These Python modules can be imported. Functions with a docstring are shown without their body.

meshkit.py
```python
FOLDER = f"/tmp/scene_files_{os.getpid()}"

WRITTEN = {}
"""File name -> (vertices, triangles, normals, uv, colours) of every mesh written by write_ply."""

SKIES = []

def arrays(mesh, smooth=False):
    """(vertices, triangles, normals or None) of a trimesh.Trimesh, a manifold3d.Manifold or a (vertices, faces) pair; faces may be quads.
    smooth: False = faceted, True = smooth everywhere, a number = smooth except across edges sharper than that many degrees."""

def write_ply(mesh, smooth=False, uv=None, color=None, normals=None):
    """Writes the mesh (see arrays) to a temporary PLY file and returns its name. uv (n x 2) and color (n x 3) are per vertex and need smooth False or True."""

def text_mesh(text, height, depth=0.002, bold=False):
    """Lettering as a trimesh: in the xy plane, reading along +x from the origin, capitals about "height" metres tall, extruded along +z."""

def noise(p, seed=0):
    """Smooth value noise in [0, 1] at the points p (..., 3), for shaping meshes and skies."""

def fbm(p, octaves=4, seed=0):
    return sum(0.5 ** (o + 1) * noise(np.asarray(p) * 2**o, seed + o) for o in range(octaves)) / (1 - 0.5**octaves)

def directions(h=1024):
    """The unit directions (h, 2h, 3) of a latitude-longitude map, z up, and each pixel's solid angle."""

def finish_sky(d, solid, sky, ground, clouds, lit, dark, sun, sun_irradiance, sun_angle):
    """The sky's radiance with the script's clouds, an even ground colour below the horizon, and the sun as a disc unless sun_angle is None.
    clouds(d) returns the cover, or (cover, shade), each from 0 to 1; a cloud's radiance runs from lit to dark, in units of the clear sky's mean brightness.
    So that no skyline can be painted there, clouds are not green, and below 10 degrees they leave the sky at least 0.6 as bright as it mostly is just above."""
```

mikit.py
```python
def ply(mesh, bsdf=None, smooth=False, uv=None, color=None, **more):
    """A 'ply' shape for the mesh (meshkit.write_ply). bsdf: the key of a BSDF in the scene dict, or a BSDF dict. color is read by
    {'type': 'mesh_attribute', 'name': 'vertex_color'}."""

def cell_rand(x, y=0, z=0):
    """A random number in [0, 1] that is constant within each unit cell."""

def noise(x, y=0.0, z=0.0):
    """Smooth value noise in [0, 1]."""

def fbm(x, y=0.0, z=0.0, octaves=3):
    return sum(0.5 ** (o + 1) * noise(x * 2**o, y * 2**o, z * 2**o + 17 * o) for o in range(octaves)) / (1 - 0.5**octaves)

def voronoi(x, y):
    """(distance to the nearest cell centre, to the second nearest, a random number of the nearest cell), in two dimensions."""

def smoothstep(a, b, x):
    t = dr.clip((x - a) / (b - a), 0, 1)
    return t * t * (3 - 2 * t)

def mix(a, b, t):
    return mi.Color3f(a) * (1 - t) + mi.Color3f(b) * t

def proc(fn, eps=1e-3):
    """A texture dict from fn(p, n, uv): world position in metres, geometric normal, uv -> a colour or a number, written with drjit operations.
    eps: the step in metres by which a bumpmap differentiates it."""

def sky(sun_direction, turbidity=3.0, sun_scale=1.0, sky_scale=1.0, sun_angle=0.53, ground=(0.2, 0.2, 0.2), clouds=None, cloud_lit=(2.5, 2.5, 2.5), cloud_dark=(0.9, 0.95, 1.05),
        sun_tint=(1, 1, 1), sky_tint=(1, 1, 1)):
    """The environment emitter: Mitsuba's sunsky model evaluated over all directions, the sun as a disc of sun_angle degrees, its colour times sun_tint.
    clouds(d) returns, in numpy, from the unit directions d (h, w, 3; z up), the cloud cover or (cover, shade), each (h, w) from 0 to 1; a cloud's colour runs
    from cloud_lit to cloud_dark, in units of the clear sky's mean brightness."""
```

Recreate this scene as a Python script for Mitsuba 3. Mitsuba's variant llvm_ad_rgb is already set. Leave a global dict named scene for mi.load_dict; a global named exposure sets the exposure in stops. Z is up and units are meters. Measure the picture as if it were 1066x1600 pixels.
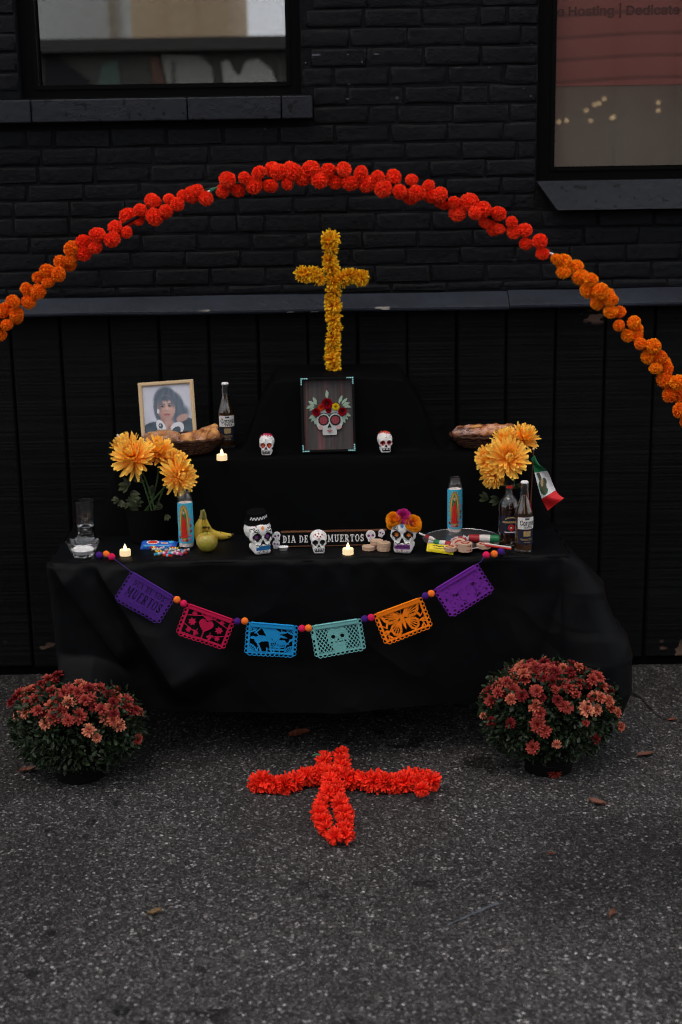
import math, random
import numpy as np, trimesh, mitsuba as mi, drjit as dr
import manifold3d as m3
from shapely.geometry import Polygon, Point, LineString, MultiPolygon, box
from shapely import affinity
from shapely.ops import unary_union
from scipy.interpolate import LinearNDInterpolator, NearestNDInterpolator
import mikit, meshkit
from mikit import proc, noise, fbm, voronoi, smoothstep, mix, cell_rand

T = mi.ScalarTransform4f
random.seed(5)
rng = np.random.default_rng(5)
scene, labels = {}, {}
# ------------------------------------------------------------------ camera, sky, exposure
exposure = 2.15
F_PX, PITCH, ROLL, EYE = 2221.0, math.radians(13.7), 0.016, np.array([0, -5.55, 2.02])
FW = np.array([0, math.cos(PITCH), -math.sin(PITCH)])
U0, R0 = np.array([0, math.sin(PITCH), math.cos(PITCH)]), np.array([1.0, 0, 0])
RT = R0 * math.cos(ROLL) - U0 * math.sin(ROLL)
UP = R0 * math.sin(ROLL) + U0 * math.cos(ROLL)
scene['camera'] = {'type': 'thinlens', 'fov': math.degrees(2 * math.atan(533 / F_PX)), 'fov_axis': 'x', 'aperture_radius': 0.011, 'focus_distance': 4.85,
                   'near_clip': 0.1, 'far_clip': 600.0, 'to_world': T().look_at(origin=EYE.tolist(), target=(EYE + FW).tolist(), up=UP.tolist())}
scene['sky'] = mikit.sky((-0.25, -0.45, 1.0), turbidity=4, sun_scale=0.15, sun_angle=30, sky_scale=0.8, clouds=lambda d: np.ones(d.shape[:2]),
                         cloud_lit=(2.42, 2.5, 2.62), sky_tint=(1, 1, 1))
GLOW = 2.0 ** -exposure

# ------------------------------------------------------------------ pixel of the photograph (1066 x 1600) -> a point of the place, for measuring
def ray(px, py): return FW * F_PX + RT * (px - 533) - UP * (py - 800)
def at(px, py, Y):
    d = ray(px, py); return EYE + d * (Y - EYE[1]) / d[1]
def atz(px, py, z):
    d = ray(px, py); return EYE + d * (z - EYE[2]) / d[2]

# ------------------------------------------------------------------ scene helpers
used = set()
def unique(k):
    if k not in used:
        used.add(k); return k
    i = 1
    while f'{k}_{i:03d}' in used: i += 1
    k = f'{k}_{i:03d}'; used.add(k); return k
def tag(key, label=None, cat=None, group=None, kind=None):
    d = {}
    if label: d['label'] = label
    if cat: d['category'] = cat
    if group: d['group'] = group
    if kind: d['kind'] = kind
    labels[key] = d
def thing(name, label, cat, group=None):
    k = unique(name); tag(k, label, cat, group); return k
def shape(mesh, bsdf, smooth=False, **kw): return mikit.ply(mesh, bsdf, smooth, **kw)
def part(parent, name, s, tw=None, label=None, kind=None):
    k = unique(parent + '__' + name); scene[k] = {**s, 'to_world': tw} if tw is not None else dict(s)
    if label or kind: tag(k, label, kind=kind)
    return k
def place(p, rz=0, rx=0, ry=0, s=1.0):
    t = T().translate([float(v) for v in p])
    if rz: t = t.rotate([0, 0, 1], rz)
    if rx: t = t.rotate([1, 0, 0], rx)
    if ry: t = t.rotate([0, 1, 0], ry)
    return t.scale(s) if s != 1.0 else t
def frame_to(d, p, s=1.0, spin=0.0):
    """local z along direction d"""
    d = np.asarray(d, float) / np.linalg.norm(d)
    a = np.cross([0, 0, 1.0] if abs(d[2]) < 0.95 else [1.0, 0, 0], d); a /= np.linalg.norm(a); b = np.cross(d, a)
    c, q = math.cos(spin), math.sin(spin)
    m = np.eye(4); m[:3, 0], m[:3, 1], m[:3, 2], m[:3, 3] = (c * a + q * b) * s, (-q * a + c * b) * s, d * s, p
    return T(m.tolist())

# ------------------------------------------------------------------ mesh helpers
def cat(ms): return trimesh.util.concatenate(ms)
def rbox(sx, sy, sz, r=0.003, seg=8, c=(0, 0, 0)):
    s = m3.Manifold.sphere(r, seg)
    pts = [s.translate((x * (sx / 2 - r), y * (sy / 2 - r), z * (sz / 2 - r))) for x in (-1, 1) for y in (-1, 1) for z in (-1, 1)]
    return tm(m3.Manifold.batch_hull(pts).translate(tuple(c)))
def tm(man):
    m = man.to_mesh(); return trimesh.Trimesh(np.array(m.vert_properties[:, :3], float), np.array(m.tri_verts), process=False)
def bx(x0, x1, y0, y1, z0, z1):
    return trimesh.creation.box(bounds=[[x0, y0, z0], [x1, y1, z1]])
def lathe(prof, n=40): return trimesh.creation.revolve(np.array(prof, float), sections=n)
def tube(pts, radii, n=8):
    p = np.asarray(pts, float); r = np.broadcast_to(radii, (len(p),))
    t = np.gradient(p, axis=0); t /= np.linalg.norm(t, axis=1, keepdims=True) + 1e-12
    ref = np.array([0.3, 0.9, 0.31]); a = np.cross(t, ref); a /= np.linalg.norm(a, axis=1, keepdims=True) + 1e-9
    b = np.cross(t, a); ang = np.arange(n) * 2 * math.pi / n
    v = p[:, None] + r[:, None, None] * (np.cos(ang)[None, :, None] * a[:, None] + np.sin(ang)[None, :, None] * b[:, None])
    v = v.reshape(-1, 3); f = []
    for i in range(len(p) - 1):
        for j in range(n):
            q = [i * n + j, i * n + (j + 1) % n, (i + 1) * n + (j + 1) % n, (i + 1) * n + j]
            f += [[q[0], q[2], q[1]], [q[0], q[3], q[2]]]
    k = len(v); v = np.vstack([v, p[0], p[-1]]); o = (len(p) - 1) * n
    for j in range(n):
        f += [[k, j, (j + 1) % n], [k + 1, o + (j + 1) % n, o + j]]
    m = trimesh.Trimesh(v, np.array(f), process=False)
    if m.volume < 0: m.invert()
    return m
def polys(g):
    if g.is_empty: return []
    if g.geom_type == 'Polygon': return [g]
    return [q for h in getattr(g, 'geoms', []) for q in polys(h)]
def plate(g, t, y=0.0):
    """shapely shape in (x, z) -> sheet of thickness t whose back lies at y and whose face looks along -y"""
    ms = []
    for q in polys(g):
        if q.area < 1e-9: continue
        m = trimesh.creation.extrude_polygon(q, t, engine='earcut'); v = np.array(m.vertices)
        m.vertices = np.c_[v[:, 0], y - v[:, 2], v[:, 1]]; ms.append(m)
    return cat(ms)
def tess(g, cell):
    """shapely shape -> (points, triangles) cut on a grid"""
    vs, fs, k = [], [], 0
    for q in polys(g):
        x0, y0, x1, y1 = q.bounds
        for i in range(int(math.floor(x0 / cell)), int(math.floor(x1 / cell)) + 1):
            for j in range(int(math.floor(y0 / cell)), int(math.floor(y1 / cell)) + 1):
                for w in polys(q.intersection(box(i * cell, j * cell, (i + 1) * cell, (j + 1) * cell))):
                    if w.area < 1e-10: continue
                    v, f = trimesh.creation.triangulate_polygon(w, engine='earcut')
                    vs.append(v); fs.append(np.asarray(f) + k); k += len(v)
    return np.vstack(vs), np.vstack(fs)
def wrap(g, R, cell=0.004, off=0.0004, back=False):
    """shape in (arc length, z) wrapped onto the front of a cylinder of radius R (centre at the origin)"""
    v, f = tess(g, cell); a = v[:, 0] / R; r = R + off
    w = np.c_[r * np.sin(a), -r * np.cos(a), v[:, 1]]
    m = trimesh.Trimesh(w, f, process=False)
    if np.mean(np.einsum('ij,ij->i', m.face_normals, np.c_[m.triangles_center[:, :2], np.zeros(len(f))])) < 0: m.invert()
    return m
def decal(front, g, cell, off):
    """shape in (x, z) laid on a surface given by front(x, z) -> y"""
    v, f = tess(g, cell); y = front(v[:, 0], v[:, 1]) - off
    m = trimesh.Trimesh(np.c_[v[:, 0], y, v[:, 1]], f, process=False)
    if m.face_normals[:, 1].mean() > 0: m.invert()
    return m
def front_of(mesh, smooth=0.0):
    n = mesh.vertex_normals; s = n[:, 1] < 0.12; v = mesh.vertices[s]
    li = LinearNDInterpolator(v[:, [0, 2]], v[:, 1]); ne = NearestNDInterpolator(v[:, [0, 2]], v[:, 1])
    def f(x, z):
        y = li(x, z); return np.where(np.isnan(y), ne(x, z), y)
    return f
def arc(cx, cz, r, a0, a1, w=None, n=24):
    a = np.radians(np.linspace(a0, a1, n)); l = LineString(np.c_[cx + r * np.cos(a), cz + r * np.sin(a)])
    return l.buffer(w / 2) if w else l
def ell(cx, cz, rx, rz, rot=0): return affinity.rotate(affinity.scale(Point(cx, cz).buffer(1, 16), rx, rz), rot)
def leaf(x, z, ang, L, w, n=10):
    s = np.linspace(0, 1, n); h = w / 2 * np.sin(np.pi * s ** 0.8)
    p = np.vstack([np.c_[s * L, h], np.c_[s[::-1] * L, -h[::-1]]])
    return affinity.translate(affinity.rotate(Polygon(p).buffer(0), ang, origin=(0, 0)), x, z)
def line(pts, w): return LineString(pts).buffer(w / 2, 4)
def star(x, z, r0, r1, n, ph=0.0):
    a = np.arange(2 * n) * math.pi / n + ph; r = np.where(np.arange(2 * n) % 2, r1, r0)
    return Polygon(np.c_[x + r * np.cos(a), z + r * np.sin(a)])
def text_poly(s, h, bold=True):
    """lettering as a shapely shape"""
    m = meshkit.text_mesh(s, h, 0.001, bold=bold)
    f = m.faces[m.face_normals[:, 2] > 0.9]; v = m.vertices[:, :2]
    return unary_union([Polygon(v[t]).buffer(h * 0.004) for t in f])
# slab-serif capitals for the signs: strokes on a unit-height box
def slab(s, h, w=0.19, gap=0.17):
    x, out = 0.0, []
    def st(p, t=w): return LineString(p).buffer(t / 2, cap_style=2, join_style=2)
    def hb(x0, x1, z, t=0.10): return box(x0, z - t / 2, x1, z + t / 2)
    for c in s:
        if c == ' ': x += 0.42; continue
        if c == 'I': g, W = [st([(.2, 0), (.2, 1)]), hb(0, .4, .05), hb(0, .4, .95)], .4
        elif c == 'D': g, W = [st([(.2, 0), (.2, 1)]), hb(0, .3, .05), hb(0, .3, .95), (ell(.28, .5, .44, .5).difference(ell(.28, .5, .25, .4))).intersection(box(.26, 0, 1, 1)), hb(.2, .3, .05), hb(.2, .3, .95)], .72
        elif c == 'A': g, W = [st([(.12, .04), (.4, 1)], .12), st([(.4, 1), (.68, .04)], .2), hb(.2, .6, .32), hb(0, .28, .05), hb(.5, .84, .05)], .84
        elif c == 'E': g, W = [st([(.2, 0), (.2, 1)]), hb(0, .66, .05), hb(0, .64, .95), hb(.2, .48, .5), box(.56, 0, .66, .28), box(.54, .74, .64, 1), box(.42, .38, .5, .62)], .66
        elif c == 'L': g, W = [st([(.2, 0), (.2, 1)]), hb(0, .6, .05), hb(0, .42, .95), box(.5, 0, .6, .3)], .6
        elif c == 'O': g, W = [ell(.37, .5, .37, .51).difference(ell(.37, .5, .19, .40))], .74
        elif c == 'S': g, W = [arc(.31, .73, .2, 20, 260, .17), arc(.31, .29, .21, -160, 90, .17), box(.48, .7, .56, .98), box(.04, .02, .12, .3)], .6
        elif c == 'M': g, W = [st([(.16, 0), (.16, 1)], .12), st([(.16, 1), (.48, .2)], .18), st([(.48, .2), (.8, 1)], .12), st([(.84, 0), (.84, 1)]), hb(0, .32, .05), hb(.66, 1, .05), hb(0, .22, .95), hb(.76, 1, .95)], 1.0
        elif c == 'U': g, W = [st([(.2, .3), (.2, 1)]), st([(.62, .3), (.62, 1)], .13), arc(.41, .3, .21, 180, 360, .17), hb(0, .4, .95), hb(.46, .8, .95)], .8
        elif c == 'R': g, W = [st([(.2, 0), (.2, 1)]), hb(0, .38, .05), hb(0, .4, .95), (ell(.36, .72, .34, .28).difference(ell(.36, .72, .16, .18))).intersection(box(.3, .4, 1, 1)), hb(.2, .4, .5), st([(.38, .48), (.66, .04)], .19), hb(.56, .82, .05)], .8
        elif c == 'T': g, W = [st([(.36, 0), (.36, 1)]), hb(.18, .54, .05), hb(0, .72, .95), box(0, .7, .09, 1), box(.63, .7, .72, 1)], .72
        out.append(affinity.translate(unary_union(g), x, 0)); x += W + gap
    return affinity.scale(unary_union(out), h, h, origin=(0, 0)), (x - gap) * h
# petals: strips assembled into one mesh with vertex colours
class Petals:
    def __init__(s): s.v, s.f, s.c, s.k = [], [], [], 0
    def strip(s, base, d, nrm, L, w, c0, c1, curl=0.0, cup=0.0, n=3, tip=0.45, neck=0.35, twist=0.0):
        """base point, direction, surface normal, length, width; colours at base and tip; curl bends towards the normal"""
        d = d / np.linalg.norm(d); nrm = nrm - d * np.dot(nrm, d); nrm = nrm / (np.linalg.norm(nrm) + 1e-9); side = np.cross(nrm, d)
        t = np.linspace(0, 1, n + 1)[:, None]
        ang = curl * t; along = (np.sin(ang) / curl if abs(curl) > 1e-3 else t) * L; lift = ((1 - np.cos(ang)) / curl if abs(curl) > 1e-3 else 0 * t) * L
        mid = base + along * d + lift * nrm
        prof = (neck + (1 - neck) * np.sin(np.pi * np.clip(t * 0.72 + 0.02, 0, 1)) ** 0.8) * (1 - (1 - tip) * np.clip((t - 0.7) / 0.3, 0, 1) ** 1.5)
        h = w / 2 * prof; nn = nrm * np.cos(ang) - d * np.sin(ang)
        v = np.stack([mid - side * h + nn * cup * h, mid - nn * cup * h * 0.4, mid + side * h + nn * cup * h], 1).reshape(-1, 3)
        q = []
        for i in range(n):
            for j in range(2):
                a = i * 3 + j; q += [[a, a + 1, a + 4], [a, a + 4, a + 3]]
        c = np.repeat(np.asarray(c0) * (1 - t) + np.asarray(c1) * t, 3, 0)
        s.v.append(v); s.f.append(np.array(q) + s.k); s.c.append(c); s.k += len(v)
    def add(s, mesh, col):
        s.v.append(np.array(mesh.vertices)); s.f.append(np.array(mesh.faces) + s.k); s.c.append(np.tile(np.asarray(col, float), (len(mesh.vertices), 1))); s.k += len(mesh.vertices)
    def shape(s, bsdf='petal_paint', smooth=True):
        m = trimesh.Trimesh(np.vstack(s.v), np.vstack(s.f), process=False)
        return mikit.ply(m, bsdf, smooth, color=np.clip(np.vstack(s.c), 0, 1))
def fib(n, ph=0.0):
    i = np.arange(n) + 0.5; z = 1 - 2 * i / n; a = i * 2.399963 + ph; r = np.sqrt(1 - z * z)
    return np.c_[r * np.cos(a), r * np.sin(a), z]

# ------------------------------------------------------------------ materials
def paint(name, col, rough=0.6, spec=0.4, two=True, **kw):
    b = {'type': 'principled', 'base_color': {'type': 'rgb', 'value': list(col)} if not isinstance(col, dict) else col, 'roughness': rough, 'specular': spec, **kw}
    scene[name] = {'type': 'twosided', 'bsdf': b} if two else b
    return name
def bumped(name, inner, fn, scale, eps=1e-3):
    scene[name] = {'type': 'twosided', 'bsdf': {'type': 'bumpmap', 'arbitrary': proc(fn, eps), 'scale': scale, 'bsdf': inner}}
    return name
def pr(col, rough, spec=0.4, **kw):
    return {'type': 'principled', 'base_color': {'type': 'rgb', 'value': list(col)} if not isinstance(col, dict) else col, 'roughness': rough, 'specular': spec, **kw}

# asphalt with stones, tar spots, a crack beside the wall
CRACK = [atz(x, y, 0)[:2] for x, y in ((985, 1083), (1003, 1092), (1020, 1112), (1036, 1124), (1050, 1127), (1075, 1130))]
def crack_d(p, pts):
    d = mi.Float(9)
    for a, b in zip(pts[:-1], pts[1:]):
        ex, ey = b[0] - a[0], b[1] - a[1]; t = dr.clip(((p.x - a[0]) * ex + (p.y - a[1]) * ey) / (ex * ex + ey * ey), 0, 1)
        d = dr.minimum(d, dr.sqrt(dr.square(p.x - a[0] - t * ex) + dr.square(p.y - a[1] - t * ey)))
    return d
def asphalt(p, n, uv):
    wx, wy = p.x + 0.006 * noise(p.x * 60, p.y * 60), p.y + 0.006 * noise(p.x * 60, p.y * 60, 5)
    d1, e1, r1 = voronoi(wx / 0.0105, wy / 0.0105)
    d2, e2, r2 = voronoi(wx / 0.0042 + 7, wy / 0.0042)
    stone = smoothstep(0.62, 0.30, d1) * smoothstep(0.05, 0.3, e1 - d1)
    big = 0.014 + 0.085 * r1 * r1 + 0.13 * smoothstep(0.84, 1.0, r1) + 0.16 * smoothstep(0.985, 1.0, r1)
    fine = 0.009 + 0.065 * r2 * r2 + 0.10 * smoothstep(0.90, 1.0, r2)
    g = dr.lerp(fine, big, stone)
    wear = 0.42 + 0.95 * fbm(p.x * 1.7 + 3, p.y * 1.7, 0, 4)
    g = g * wear * (1 - 0.35 * smoothstep(0.52, 0.66, fbm(p.x * 0.9 + 11, p.y * 1.3, 4, 3)))
    spot = smoothstep(0.80, 0.86, noise(p.x * 16 + 2, p.y * 16)) * smoothstep(0.45, 0.60, noise(p.x * 2.3, p.y * 2.3 + 9))
    g = g * (1 - 0.65 * spot)
    ck = smoothstep(0.008, 0.003, crack_d(p, CRACK) + 0.014 * (noise(p.x * 30, p.y * 30) - 0.45))
    g = g * (1 - 0.85 * ck)
    warm = noise(p.x * 300, p.y * 300)
    return mi.Color3f(g * (1.0 + 0.05 * warm), g * 0.97, g * (1.02 - 0.06 * warm))
def asphalt_h(p, n, uv):
    d1, e1, r1 = voronoi(p.x / 0.0105, p.y / 0.0105)
    return smoothstep(0.62, 0.25, d1) * (0.4 + 0.6 * r1) + 0.35 * noise(p.x * 420, p.y * 420)
bumped('asphalt_paint', pr(proc(asphalt), 0.62, 0.2), asphalt_h, 0.0022, 8e-4)
# black masonry paint
def wall_h(p, n, uv): return fbm(p.x * 60, p.z * 60, p.y * 60, 3) + 0.35 * noise(p.x * 330, p.z * 330, p.y * 330)
def wall_c(p, n, uv):
    v = 0.0045 + 0.005 * fbm(p.x * 5, p.z * 5, 3, 3) + 0.003 * noise(p.x * 90, p.z * 90)
    v = v + 0.10 * smoothstep(0.955, 0.985, noise(p.x * 38, p.z * 38, 2.0)) * smoothstep(0.6, 0.8, noise(p.x * 2.1, p.z * 2.1, 9.0))
    return mi.Color3f(v * 0.90, v * 0.98, v * 1.20)
bumped('brick_paint', pr(proc(wall_c), 0.48, 0.075), wall_h, 0.0042)
bumped('mortar_paint', pr(proc(lambda p, n, uv: wall_c(p, n, uv) * 0.8), 0.75, 0.06), wall_h, 0.004)
def ledge_c(p, n, uv):
    v = 0.018 + 0.014 * fbm(p.x * 8, p.z * 20, 1, 3)
    chip = smoothstep(0.71, 0.76, fbm(p.x * 11 + 4, p.z * 45, 2, 3)) * smoothstep(-0.075, -0.087, p.y) * smoothstep(0.42, 0.6, noise(p.x * 1.8 + 0.5, 7.0))
    return mix(mi.Color3f(v * 0.80, v * 0.96, v * 1.40), mi.Color3f(0.36, 0.33, 0.30), chip)
bumped('ledge_paint', pr(proc(ledge_c), 0.45, 0.2), wall_h, 0.0035)
def sill_c(p, n, uv):
    v = 0.015 + 0.012 * fbm(p.x * 9, p.z * 9, p.y * 9, 3); pit = smoothstep(0.78, 0.84, noise(p.x * 55, p.z * 55, p.y * 55))
    v = v * (1 - 0.6 * pit); return mi.Color3f(v * 0.86, v * 0.97, v * 1.28)
bumped('sill_paint', pr(proc(sill_c), 0.6, 0.15), wall_h, 0.005)
# rough-sawn siding: horizontal saw lines, chips of paint near the foot and under the ledge
def siding_c(p, n, uv):
    v = 0.0042 + 0.0026 * noise(p.x * 2.2, p.z * 110, 1.0) + 0.0030 * fbm(p.x * 6, p.z * 6, 0, 3)
    chip = smoothstep(0.70, 0.76, fbm(p.x * 13, p.z * 22, 3, 3)) * smoothstep(0.16, 0.02, p.z - 0.05 * noise(p.x * 4, 3))
    chip = dr.maximum(chip, smoothstep(0.55, 0.62, fbm(p.x * 25, p.z * 40, 3, 3)) * smoothstep(0.075, 0.03, dr.sqrt(dr.square(p.x - 1.0) + dr.square((p.z - 1.435) * 2.2))))
    return mix(mi.Color3f(v * 0.93, v, v * 1.12), mi.Color3f(0.12, 0.075, 0.06), chip)
def siding_h(p, n, uv):
    return noise(p.x * 3.0, p.z * 150, 1.0) + 0.6 * smoothstep(0.9, 0.97, noise(p.x * 0.9 + 8, p.z * 46, 4)) + 0.3 * noise(p.x * 90, p.z * 160)
bumped('siding_paint', pr(proc(siding_c), 0.48, 0.04), siding_h, 0.0016)
paint('frame_paint', (0.003, 0.003, 0.0032), 0.5, 0.04)
paint('groove_paint', (0.002, 0.002, 0.0022), 0.8, 0.03)
# black cloth
def weave(p, n, uv): return 0.5 * noise(p.x * 420, p.z * 420, p.y * 420) + fbm(p.x * 22, p.z * 22, p.y * 22, 3)
bumped('cloth_paint', pr((0.0022, 0.0026, 0.0034), 0.5, 0.085, sheen=0.22), weave, 0.0020)
bumped('velvet_paint', pr((0.0022, 0.0024, 0.0030), 0.6, 0.03, sheen=0.15), weave, 0.004)
scene['petal_paint'] = {'type': 'twosided', 'bsdf': {'type': 'principled', 'base_color': {'type': 'mesh_attribute', 'name': 'vertex_color'}, 'roughness': 0.7, 'specular': 0.10}}
scene['leaf_paint'] = {'type': 'twosided', 'bsdf': {'type': 'principled', 'base_color': {'type': 'mesh_attribute', 'name': 'vertex_color'}, 'roughness': 0.5, 'specular': 0.35}}
scene['clear_glass'] = {'type': 'dielectric', 'int_ior': 1.5, 'ext_ior': 1.0}
scene['water_fill'] = {'type': 'dielectric', 'int_ior': 1.33, 'ext_ior': 1.0}
scene['window_glass'] = {'type': 'thindielectric', 'int_ior': 3.2, 'ext_ior': 1.0}
scene['beer_fill'] = {'type': 'principled', 'base_color': {'type': 'rgb', 'value': [0.50, 0.17, 0.012]}, 'roughness': 0.03, 'spec_trans': 0.95, 'eta': 1.34}
scene['liquor_fill'] = {'type': 'principled', 'base_color': {'type': 'rgb', 'value': [0.10, 0.025, 0.006]}, 'roughness': 0.03, 'spec_trans': 0.9, 'eta': 1.36}
for nm, c, r in (('white_ceramic', (0.72, 0.71, 0.70), 0.35), ('white_matte', (0.70, 0.70, 0.72), 0.6), ('black_print', (0.012, 0.012, 0.014), 0.5), ('black_plastic', (0.005, 0.005, 0.0055), 0.4),
                 ('gold_wood', (0.62, 0.46, 0.27), 0.4), ('teal_bead', (0.30, 0.66, 0.66), 0.4), ('stem_green', (0.05, 0.10, 0.025), 0.5), ('wire_green', (0.01, 0.12, 0.06), 0.5),
                 ('crown_white', (0.75, 0.75, 0.78), 0.3), ('label_white', (0.62, 0.60, 0.58), 0.5), ('label_navy', (0.012, 0.014, 0.03), 0.4), ('gold_print', (0.55, 0.33, 0.06), 0.35),
                 ('red_print', (0.55, 0.02, 0.015), 0.4), ('red_dark', (0.30, 0.012, 0.02), 0.5), ('blue_print', (0.02, 0.13, 0.34), 0.4), ('sky_print', (0.05, 0.42, 0.62), 0.4), ('purple_print', (0.22, 0.05, 0.26), 0.5),
                 ('pink_print', (0.62, 0.10, 0.28), 0.5), ('green_print', (0.01, 0.16, 0.06), 0.45), ('yellow_print', (0.78, 0.62, 0.02), 0.35), ('orange_print', (0.75, 0.22, 0.03), 0.5), ('mint_print', (0.30, 0.42, 0.34), 0.6),
                 ('wrapper_blue', (0.015, 0.10, 0.50), 0.22), ('wax_white', (0.74, 0.66, 0.64), 0.45), ('disc_tan', (0.46, 0.31, 0.22), 0.75), ('plate_white', (0.5, 0.5, 0.5), 0.25), ('plate_grey', (0.035, 0.035, 0.038), 0.2), ('grey_print', (0.30, 0.30, 0.31), 0.5),
                 ('skin_print', (0.56, 0.37, 0.32), 0.4), ('skin_shade', (0.40, 0.25, 0.23), 0.4), ('hair_print', (0.075, 0.095, 0.13), 0.4), ('hair_light', (0.12, 0.145, 0.19), 0.4), ('photo_ground', (0.55, 0.57, 0.66), 0.4), ('jacket_print', (0.055, 0.085, 0.11), 0.4), ('lip_print', (0.36, 0.13, 0.14), 0.4),
                 ('photo_white', (0.72, 0.72, 0.76), 0.4), ('brass_print', (0.32, 0.22, 0.10), 0.35)):
    paint(nm, c, r, 0.12 if nm.startswith('black') else 0.35)
scene['foil_clear'] = {'type': 'thindielectric', 'int_ior': 1.5}
scene['aluminium'] = {'type': 'twosided', 'bsdf': {'type': 'roughconductor', 'material': 'Al', 'alpha': 0.25}}
for nm, c in (('felt_orange', (0.85, 0.17, 0.02)), ('felt_pink', (0.62, 0.012, 0.085)), ('felt_purple', (0.05, 0.012, 0.17)), ('felt_violet', (0.16, 0.022, 0.30)), ('felt_blue', (0.012, 0.26, 0.60)), ('felt_teal', (0.16, 0.44, 0.44)), ('felt_tangerine', (0.90, 0.21, 0.008)), ('felt_magenta', (0.50, 0.010, 0.065)), ('felt_indigo', (0.075, 0.022, 0.22))):
    bumped(nm, pr(c, 0.9, 0.15, sheen=0.3), lambda p, n, uv: noise(p.x * 900, p.z * 900, p.y * 900), 0.0006, 4e-4)
# ================================================================== the ground
g = trimesh.creation.box(bounds=[[-200, -200, -0.3], [200, 200, 0.0]])
scene['asphalt_ground'] = shape(g, 'asphalt_paint'); used.add('asphalt_ground'); tag('asphalt_ground', 'dark worn asphalt with pale stone flecks', kind='structure')

# ================================================================== the painted brick building
B = thing('brick_building', 'black painted brick building with vertical board siding below a sloped ledge', 'building')
XW = 3.3
wl = dict(x0=at(28, 100, 0)[0], x1=at(470, 100, 0)[0], z0=at(300, 150, 0)[2], z1=3.75)     # left window opening
wr = dict(x0=at(840, 150, 0)[0], x1=1.95, z0=at(950, 280, 0)[2], z1=3.6)                   # right window opening
sl = dict(x0=-2.0, x1=at(489, 170, -0.05)[0], z0=at(300, 188, -0.05)[2], z1=at(300, 152, -0.05)[2])
sr = dict(x0=at(840, 300, -0.05)[0], x1=2.1, z0=at(950, 327, -0.06)[2], z1=wr['z0'] - 0.003)
wl['x0'] = at(28, 100, 0)[0]
face = box(-XW, 1.40, XW, 4.3).difference(box(wl['x0'], wl['z0'], wl['x1'], wl['z1'])).difference(box(wr['x0'], wr['z0'], wr['x1'], wr['z1']))
W = B + '__wall'
part(B, 'wall', shape(plate(face, 0.22, 0.22), 'mortar_paint'))
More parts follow.
